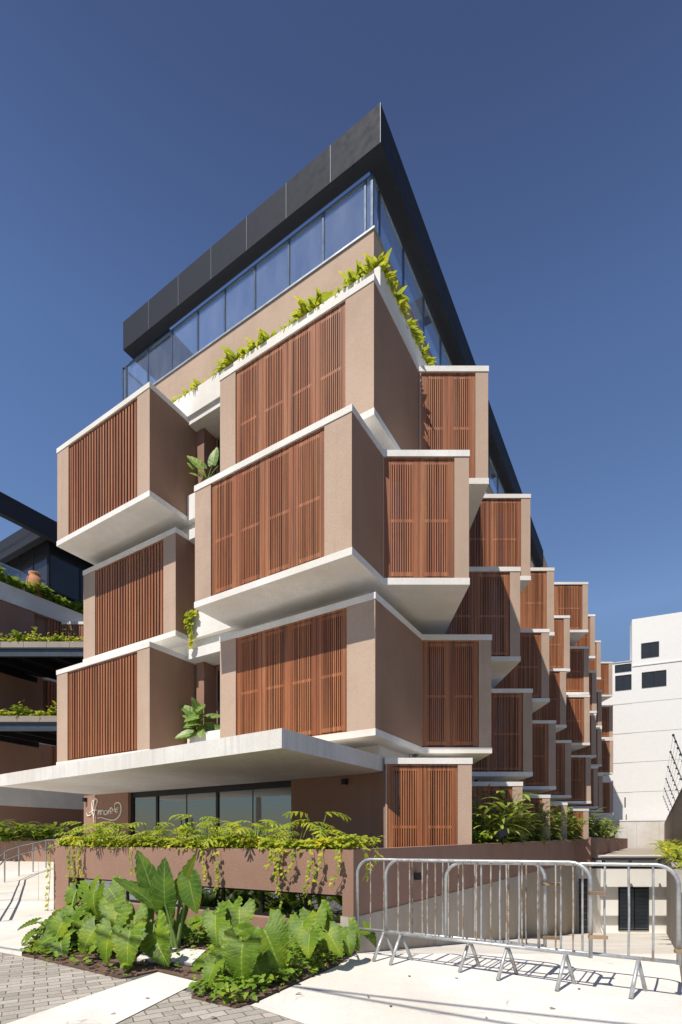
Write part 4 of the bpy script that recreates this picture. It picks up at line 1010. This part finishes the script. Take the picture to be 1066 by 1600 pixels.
# ---- tall upright plant
b0 = G(272, 1487); t = plant('upright_leaf_plant', 'tall plant with upright arrow shaped leaves on thick stalks before the planter wall', 'plant', b0)
lm, st_ = MB(), MB()
Yt = b0.y
for (bx, by, tx, ty, dy, W, nrm) in (
    (243, 1412, 222, 1330, .15, .30, (.55, -.5, .2)), (258, 1412, 252, 1346, -.15, .30, (-.25, -.9, .25)), (280, 1405, 297, 1335, .15, .30, (-.7, .2, .3)),
    (296, 1374, 303, 1424, -.2, .28, (-.3, -.8, .35)), (236, 1410, 186, 1368, -.15, .30, (.35, -.25, .9)), (266, 1440, 270, 1392, -.1, .10, (-.2, -.9, .2)), (285, 1438, 294, 1402, .0, .10, (-.3, -.7, .3))):
    a = D(bx, by, Yt + dy * .5); b = D(tx, ty, Yt + dy); L = (b - a).length * 1.08
    leaf(lm, a, b - a, nrm, L, W * 1.25, .3, .22, 8, 36, .28, .05, 26, .66, .05)
    stalk(st_, b0 + Vector((RND.uniform(-.05, .05), RND.uniform(-.04, .04), 0)), a, .06, .028, .010, 8, 8)
build(lm, 'foliage', 'leaf_dark', t, True); build(st_, 'stem', 'stem', t, True)

# ---- low creeping cover in the bed
cv = MB(); cnt = 0; rr = random.Random(21)
holes = [(250, 1500, 52, 14), (430, 1545, 0, 0)]
while cnt < 3600:
    x = rr.uniform(-4.2, .25); y = rr.uniform(3.95, 7.4)
    if not inpoly(x, y, bedp): continue
    px_ = PX + F * x / y; py_ = PY + F * H / y
    bare = (90 < px_ < 190 and py_ > 1492) or (205 < px_ < 325 and 1480 < py_ < 1545)
    if bare and rr.random() < .93: continue
    if px_ < 330 and rr.random() < .35: continue
    h = rr.uniform(.03, .14) * (1.2 if px_ > 300 else 1); az = rr.uniform(0, 2 * pi); L = rr.uniform(.035, .075)
    leaf(cv, (x, y, h), (cos(az), sin(az), rr.uniform(-.5, .3)), (rr.uniform(-.4, .2), rr.uniform(-.6, .1), 1), L, L * .85, .4, .2, 4, 4, .2, 0, 1, .6); cnt += 1
tag(build(cv, 'ground_cover', 'leaf_cover', smooth=True), 'low creeping green cover over the soil of the front bed', 'ground cover', kind='stuff')

# ---- foliage on the planter wall
cv = MB(); rr = random.Random(31); n_ = 0
while n_ < 5200:
    v = rr.uniform(PVR + .05, PVL - .02); u = PU + rr.choice((rr.uniform(.0, .25), rr.uniform(.0, .9))); 
    q = P(u, v); h = zt + rr.uniform(.0, .15) + .04 * sin(v * 3.1); az = rr.uniform(0, 2 * pi); L = rr.uniform(.05, .095)
    leaf(cv, (q.x, q.y, h), (cos(az), sin(az) - .3, rr.uniform(-.6, .3)), (rr.uniform(-.5, .2), rr.uniform(-.9, 0), 1), L, L * .72, .5, .25, 4, 4, .15, 0, 1, .62); n_ += 1
tag(build(cv, 'creeper_cover', 'leaf_vine', smooth=True), 'yellow green creeper spread along the top of the planter wall', 'ground cover', kind='stuff')
protos = []
for k in range(4):
    rr = random.Random(100 + k); lm, st_ = MB(), MB(); b0 = Vector((0, 0, -50.0 - k))
    for i in range(6):
        az = rr.uniform(0, 2 * pi); r_ = rr.uniform(.08, .28); a = b0 + Vector((cos(az) * r_, sin(az) * r_, rr.uniform(.22, .52)))
        L = rr.uniform(.22, .34); lobed(lm, a, (cos(az), sin(az), rr.uniform(-.1, .5)), (-.1, -.2, 1), L, L * .95, rr); stalk(st_, b0, a, .12, .008, .005, 5, 5)
    protos.append((lm, st_, b0))
vs = []; v = PVL - .1; rr = random.Random(9)
while v > PVR + .6: vs.append(v); v -= rr.uniform(.20, .36)
first = {}
def proto_thing(key, mk, loc, rz, scl, label, cat, group, name):
    if key not in first:
        o = mk(name, label, cat, group); first[key] = o; WO_ = o
    else: o = copy_tree(first[key]); tag(o, label, cat, group)
    o.location = loc; o.rotation_euler = (0, 0, rz); o.scale = (scl, scl, scl); return o
def mk_from(lm, st_, b0, lmat, nm_leaf='foliage', nm_stem='stem'):
    def mk(name, label, cat, group):
        t = thing(name, label, cat, tuple(b0), group); build(lm, nm_leaf, lmat, t, True)
        if st_.v: build(st_, nm_stem, 'stem', t, True)
        return t
    return mk
hand = {0: 'leftmost', }
for i, v in enumerate(vs):
    q = P(PU + rr.uniform(.22, .75), v); k = i % 4
    proto_thing('phil%d' % k, mk_from(*protos[k], 'leaf_phil'), (q.x, q.y, zt - .08), rr.uniform(0, 6.28), rr.uniform(.75, 1.15),
        'yellow green plant with deeply cut leaves, %s from the planter wall left end' % NTH[i], 'plant', 'cut leaf plants along the planter wall', 'cut_leaf_plant')

# ---- hanging vines
def vine(p0, drop, name_label, seed, dens=26, sway=.10, L=(.035, .06), out=None, group='vines hanging down the planter wall'):
    rr = random.Random(seed); out = out or -U; t = thing('hanging_vine', name_label, 'vine', tuple(p0), group)
    m_ = 14; pts = [Vector(p0)]; side = Vector((V.x, V.y, 0)); ph = rr.uniform(0, 6)
    for i in range(1, m_): pts.append(Vector(p0) + Vector((0, 0, -drop * i / (m_ - 1))) + side * sway * sin(ph + i * .35) * i / m_ + Vector((out.x, out.y, 0)) * (.03 * sin(pi * i / m_) + .02))
    build(MB().tube(pts, .004, 5), 'stem', 'stem', t)
    lm = MB()
    for i in range(int(dens * drop / .5)):
        q = pts[rr.randrange(0, m_ - 1)].lerp(pts[rr.randrange(1, m_)], 0); q = q + Vector((rr.uniform(-.03, .03), rr.uniform(-.03, 0), rr.uniform(-.03, .03)))
        a = rr.uniform(-1.4, 1.4); l_ = rr.uniform(*L)
        leaf(lm, q + Vector((out.x, out.y, 0)) * .02, side * sin(a) + Vector((out.x * .4, out.y * .4, -cos(a) * .8)), (out.x - .2, out.y, .5), l_, l_ * .8, .4, .2, 4, 5, .22, 0, 1, .62)
    build(lm, 'foliage', 'leaf_vine', t, True); return t
for i, (px, py, w) in enumerate(((81, 1442, 'at the left end of the planter wall, hanging past its corner'), (112, 1375, 'leftmost of the thick bunch near the left end'), (122, 1384, 'in the middle of the thick bunch near the left end'), (130, 1372, 'rightmost of the thick bunch near the left end'),
    (211, 1372, 'short and thin, left of the tallest upright leaf'), (321, 1376, 'above the stepping slab, right of the tall upright plant'), (343, 1404, 'long and thin, second right of the tall upright plant'), (428, 1362, 'thick and short above the slot window'), (436, 1424, 'long strand reaching below the slot window top'),
    (443, 1376, 'short strand right of the longest one'), (459, 1366, 'thin curling strand near the middle right'), (489, 1420, 'long strand reaching the big leaves near the corner'), (503, 1380, 'thin strand third from the wall corner'), (531, 1388, 'strand nearest the wall corner'))):
    v = vat(px, PU - .03); q = P(PU - .03, min(v, PVL + .03)); zend = zat(py, q.y)
    vine((q.x, q.y, zt + .01), zt - zend, 'hanging vine ' + w, 300 + i, 34 if 'thick' in w or i == 0 else 20, .09)
q = Vector((Lx(6.35) + .03, 6.35)); vine((q.x, q.y, zt + .02), .42, 'hanging vine round the corner of the wall behind the left barrier', 340, 30, .05, out=-V)
q = Vector((Lx(6.6) + .03, 6.6)); vine((q.x, q.y, zt + .02), .22, 'short hanging vine on the driveway side of the wall corner', 341, 40, .05, out=-V)

# ---- striped leaf shrubs behind the ramp wall
def spiky(seed, n_stems, leaves, h, L, W, spread, lean=.5, fold=.3):
    rr = random.Random(seed); lm, st_ = MB(), MB(); b0 = Vector((0, 0, -60.0 - seed * .01))
    for i in range(n_stems):
        az = rr.uniform(0, 2 * pi); hh = h * rr.uniform(.55, 1); top = b0 + Vector((cos(az) * spread * rr.uniform(.3, 1), sin(az) * spread * rr.uniform(.3, 1), hh)); stalk(st_, b0 + Vector((cos(az) * .08, sin(az) * .08, 0)), top, .08, .010, .005, 5, 5)
        for k in range(leaves):
            t = (k + 1) / leaves; a = (b0 * (1 - t) + top * t) + Vector((0, 0, .05 * sin(pi * t))); s_ = 1 if k % 2 else -1; az2 = az + s_ * rr.uniform(.5, 1.5)
            l_ = L * rr.uniform(.7, 1.15); leaf(lm, a, (cos(az2), sin(az2), rr.uniform(.15, 1.0)), (-cos(az2) * .4, -sin(az2) * .4, 1), l_, l_ * W, rr.uniform(.5, 1.2), fold, 4, 7, .0, 0, 1, .8)
    return lm, st_, b0
sp = [spiky(1, 24, 9, 1.25, .52, .22, .6), spiky(2, 24, 9, 1.15, .50, .21, .65), spiky(3, 22, 9, 1.3, .55, .20, .65)]
for i, (px, sc_, lab) in enumerate(((797, .95, 'small striped leaf shrub low between the first two ground floor boxes'), (768, 1.3, 'striped leaf shrub with an orange flower beside the ground floor shutters'), (832, 1.15, 'striped leaf shrub second from the ground floor shutters'), (860, 1.25, 'green shrub in the middle of the row behind the ramp wall'), (884, 1.4, 'tall green shrub fourth in the row behind the ramp wall'), (908, 1.5, 'broad green shrub before the end of the ramp wall'), (934, 1.35, 'dark green shrub at the brown end pier'), (952, 1.3, 'farthest green shrub against the white yard wall'))):
    Y = (-3.638 - .42) / (lam(min(px, 915)) - .6105) if px < 920 else {934: 31, 952: 36}[px]
    X = lam(px) * Y
    o = proto_thing('sp%d' % (i % 3), mk_from(*sp[i % 3], 'leaf_ginger'), (X, Y, 1.1), i * 1.3, sc_, lab, 'shrub', 'shrubs behind the ramp wall', 'shrub')
q = D(763, 1246, 13.2); mb = MB()
for k in range(7): leaf(mb, q + Vector((0, 0, .05 * k)), (cos(k * 2.2), sin(k * 2.2), .9), (-cos(k * 2.2), -sin(k * 2.2), .5), .16, .04, .2, .3, 2, 4, 0, 0, 1, .8)
M['petal'] = plain('orange_petals', (.65, .16, .03), .6)
tag(build(mb, 'flower', 'petal'), 'orange flower spike at the top of the first striped shrub', 'flower')
# low mixed green under the shrubs
cv = MB(); rr = random.Random(51)
for i in range(2600):
    Y = rr.uniform(12.0, 27.0); off_ = rr.uniform(.2, 1.0); X = Lx(Y) - off_; az = rr.uniform(0, 6.28); L = rr.uniform(.10, .22)
    leaf(cv, (X, Y, 1.12 + rr.uniform(0, .42)), (cos(az), sin(az), rr.uniform(0, 1)), (0, -.2, 1), L, L * .45, .7, .2, 2, 4, 0, 0, 1, .7)
tag(build(cv, 'low_planting', 'leaf_cover', smooth=True), 'low dark green planting under the shrubs behind the ramp wall', 'ground cover', kind='stuff')

# ---- roof planter clumps
rp_ = [spiky(11, 10, 6, .34, .40, .22, .16, fold=.2), spiky(12, 9, 6, .36, .36, .26, .2, fold=.2), spiky(13, 8, 5, .30, .34, .22, .16, fold=.2)]
wh = ('left end', 'left end', 'left part', 'left part', 'middle', 'middle', 'middle', 'right part', 'right part', 'right part', 'corner')
front = [(271, 1.0), (292, .8), (303, 1.0), (318, .9), (345, .8), (358, 1.2), (372, 1.25), (392, 1.0), (408, 1.25), (424, 1.0), (455, .8), (472, 1.0), (485, 1.2), (498, 1.2), (519, .8), (538, .7), (559, 1.2), (586, .9)]
for i, (px, sc_) in enumerate(front):
    v = vat(px, .62); q = P(.62, max(v, .25))
    proto_thing('rp%d' % (i % 3), mk_from(*rp_[i % 3], 'leaf_roof'), (q.x, q.y, 13.04), i * 2.1, sc_ * .85, 'yellow green clump in the roof planter facing the street, %s from its left end' % NTH[i], 'plant', 'clumps along the street side of the roof planter', 'roof_plant')
for i, u in enumerate((.55, .75, .95, 1.2, 1.5, 1.75, 2.0, 2.3, 2.6, 2.9, 3.3)):
    q = P(u, .24); proto_thing('rp%d' % (i % 3), mk_from(*rp_[i % 3], 'leaf_roof'), (q.x, q.y, 13.02), i * 1.7, .85 + .15 * (i % 2), 'yellow green clump in the driveway side roof planter, %s behind the corner' % NTH[i], 'plant', 'clumps along the driveway side of the roof planter', 'roof_plant')

# ---- plants in the recess between the stacks
def recess_plant(px, py0, u, hgt, lvs, lmat, label, L0, seed):
    rr = random.Random(seed); v = vat(px, u); q = P(u, v); z0 = zat(py0, q.y); b0 = Vector((q.x, q.y, z0)); t = plant('potted_plant', label, 'plant', b0); lm, st_ = MB(), MB()
    for i in range(lvs):
        az = -pi / 2 + rr.uniform(-1.8, 1.8) ; r_ = rr.uniform(.02, .3); a = b0 + Vector((cos(az) * r_, sin(az) * r_ * .6, rr.uniform(.15, hgt)))
        L = L0 * rr.uniform(.75, 1.15); leaf(lm, a, (cos(az), sin(az) * .5, rr.uniform(-.4, 1.0)), (-cos(az) * .3 - .2, -.8, .6), L, L * .55, rr.uniform(.1, .7), .2, 6, 12, .15, .04, 16, .66)
        stalk(st_, b0, a, .1, .012, .007)
    build(lm, 'foliage', lmat, t, True); build(st_, 'stem', 'stem', t, True)
v = vat(324, .62); q = P(.62, v); b0 = Vector((q.x, q.y, zat(752, q.y))); t = plant('potted_plant', 'broad leaved plant in the balcony recess just under the roof planter', 'plant', b0); lm, st_ = MB(), MB()
for (dx, dz, f, n_, L) in ((-.10, .20, (-.75, -.1, .7), (.3, -.9, .4), .58), (.14, .30, (.15, 0, 1), (-.3, -.9, .1), .55), (-.2, .0, (-.9, -.2, .3), (0, -.7, .6), .3), (.12, .05, (.5, -.4, .4), (-.2, -.7, .6), .3), (-.05, -.02, (-.3, -.6, .3), (0, -.6, .8), .26), (-.35, .2, (-.5, -.1, .5), (.2, -.8, .5), .24)):
    a = b0 + Vector((dx, -.02, .12 + dz)); leaf(lm, a, f, n_, L, L * .58, .3, .15, 6, 14, .1, .03, 16, .62); stalk(st_, b0, a, .1, .012, .007)
build(lm, 'foliage', 'leaf_varieg', t, True); build(st_, 'stem', 'stem', t, True)
recess_plant(318, 1160, .56, .95, 18, 'leaf_varieg', 'large plant with pale edged leaves in the balcony recess above the canopy', .50, 8)
v = vat(300, .36); q = P(.36, v); z = T[2] + 1.06
for k, (dv, dr, lab) in enumerate(((0, .95, 'vine with round leaves hanging in the recess between the two stacks'), (-.12, .22, 'tiny vine tuft right of the long vine in the recess'), (.14, .35, 'short bunch of round vine leaves on the recess balcony edge'), (.28, .30, 'small vine tuft nearest the left stack in the recess'))):
    p_ = P(.36, v + dv); vine((p_.x, p_.y, z), dr, lab, 400 + k, 50, .06, (.09, .15), group='vines on the recess balcony')

# ---- courtyard wing and footbridges
cw_ = [spiky(31, 9, 5, .5, .42, .3, .3, fold=.2), spiky(32, 8, 5, .4, .36, .3, .3, fold=.2)]
for i in range(17):
    q = P(1.6 + i * .36, vw + .02 - .1 * (i % 2)); proto_thing('cw%d' % (i % 2), mk_from(*cw_[i % 2], 'leaf_cover'), (q.x, q.y, 13.12), i * 1.1, 1.0 + .15 * (i % 3), 'bushy green plant on the white terrace edge, %s from the left' % NTH[i], 'plant', 'bushy plants along the left terrace edge', 'terrace_plant')
for Y, py, x0_, x1_, lab in ((21.05, 1002, -16.5, -9.2, 'upper'), (20.45, 1118, -16, -9.4, 'lower')):
    z = zat(py, Y); cv = MB(); rr = random.Random(int(Y * 10))
    for i in range(1500):
        x = rr.uniform(x0_, x1_); az = rr.uniform(0, 6.28); L = rr.uniform(.10, .2); h = abs(rr.gauss(0, .12)) * (1 + .8 * sin(x * 2.3) ** 2)
        leaf(cv, (x, Y + rr.uniform(-.06, .25), z + h - .04), (cos(az), sin(az), rr.uniform(-.6, .8)), (-.2, -.5, 1), L, L * .6, .5, .2, 2, 3, 0, 0, 1, .65)
    tag(build(cv, 'bridge_planting', 'leaf_vine', smooth=True), 'low green planting along the edge of the %s footbridge' % lab, 'ground cover', kind='stuff')
    for i, x in enumerate((-13.4, -11.9)):
        proto_thing('cw%d' % i, mk_from(*cw_[i], 'leaf_cover'), (x + (.4 if lab == 'lower' else 0), Y + .1, z - .02), i, .8 - .2 * i, '%s bush on the %s footbridge' % (('larger', 'smaller')[i], lab), 'plant', 'bushes on the footbridges', 'terrace_plant')
ep = [spiky(41, 12, 6, .8, .6, .22, .5), spiky(42, 10, 6, .6, .5, .3, .5)]
for i, (px, sc_, lab) in enumerate(((-12, 1.0, 'at the very left edge'), (14, 1.0, 'second from the left edge'), (38, .9, 'left of the tallest one'), (58, 1.15, 'tallest one with arching leaves'), (80, .9, 'nearest the handwritten sign'))):
    Y = 19.0; proto_thing('ep%d' % (i % 2), mk_from(*ep[i % 2], 'leaf_big'), (lam(px) * Y, Y, 1.25), i * 1.9, sc_, 'green bush in the brown entrance planter, ' + lab, 'shrub', 'bushes in the entrance planter', 'entrance_shrub')
# ---- plants on the right hand wall
rw_ = [spiky(51, 16, 6, .45, .42, .16, .45), spiky(52, 14, 6, .4, .40, .18, .45)]
for i, (Y, sc_, lab) in enumerate(((8.6, 1.0, 'nearest the right crowd barrier'), (11.5, 1.1, 'second from the front'), (14.8, 1.2, 'third from the front'), (18.5, 1.3, 'fourth from the front'), (23, 1.4, 'farthest along the wall'))):
    proto_thing('rw%d' % (i % 2), mk_from(*rw_[i % 2], 'leaf_roof'), (Rx(Y) + .30, Y, .80), i * 1.3, sc_, 'yellow green spiky plant on the right wall, ' + lab, 'plant', 'spiky plants on the right hand wall', 'spiky_plant')

# ---- palms across the street at the left, seen only as reflections in the shopfront
def palm(x, y, h, seed, label):
    rr = random.Random(seed); t = thing('palm_tree', label, 'palm', (x, y, 0)); pts = [Vector((x + .5 * sin(i * .25), y + .2 * sin(i * .2), h * i / 8)) for i in range(9)]
    build(MB().tube(pts, [.20 - .011 * i for i in range(9)], 10), 'trunk', 'block', t, True); lm = MB(); top = pts[-1]
    for k in range(18):
        az = 2 * pi * k / 18 + rr.uniform(-.15, .15); el = rr.uniform(-.2, .9); q = top.copy(); f = Vector((cos(az) * cos(el), sin(az) * cos(el), sin(el))); L = rr.uniform(1.9, 2.5)
        for i in range(16):
            f2 = (f - Vector((0, 0, .09 * i))).normalized(); q2 = q + f2 * L / 16; sd_ = Vector((-sin(az), cos(az), 0))
            for sg in (-1, 1): lm.quad(q, q2, q2 + sd_ * sg * .5 * sin(pi * (i + 2) / 19) + Vector((0, 0, -.28)) + f2 * .2, q2 + sd_ * sg * .5 * sin(pi * (i + 2) / 19) + Vector((0, 0, -.3)) + f2 * .12, [(.5, .5), (.5, .6), (.6, .6), (.6, .5)])
            q = q2
    build(lm, 'crown', 'leaf_dark', t)
palm(-17.5, 8.0, 7.5, 1, 'tall palm across the street, left of the frame, mirrored in the shopfront')
palm(-13.5, 3.5, 6.0, 2, 'shorter palm nearer the entrance path, left of the frame')

# ---- fallen leaves on the paving
M['dry'] = plain('dry_leaf', (.20, .12, .05), .8, 0, .4)
rr = random.Random(77); fl0 = None
for px, py in ((575, 1556), (640, 1525), (712, 1528), (120, 1545), (228, 1560), (60, 1520), (860, 1575), (905, 1545), (470, 1552), (30, 1450), (330, 1590), (180, 1583), (760, 1590), (610, 1572)):
    q = G(px, py, .02)
    if fl0 is None:
        mb = MB(); leaf(mb, (q.x, q.y, q.z), (1, .1, .15), (0, 0, 1), .06, .028, .9, .4, 4, 6, .1, 0, 1, .7); o = build(mb, 'fallen_leaf', 'dry', origin=tuple(q)); fl0 = o
    else: o = fl0.copy(); link(o); o.location = q
    o.rotation_euler = (0, 0, rr.uniform(0, 6)); o.scale = (rr.uniform(.6, 1.1),) * 3
    tag(o, 'small dry brown leaf lying on the pale paving', 'leaf', 'dry leaves on the paving')
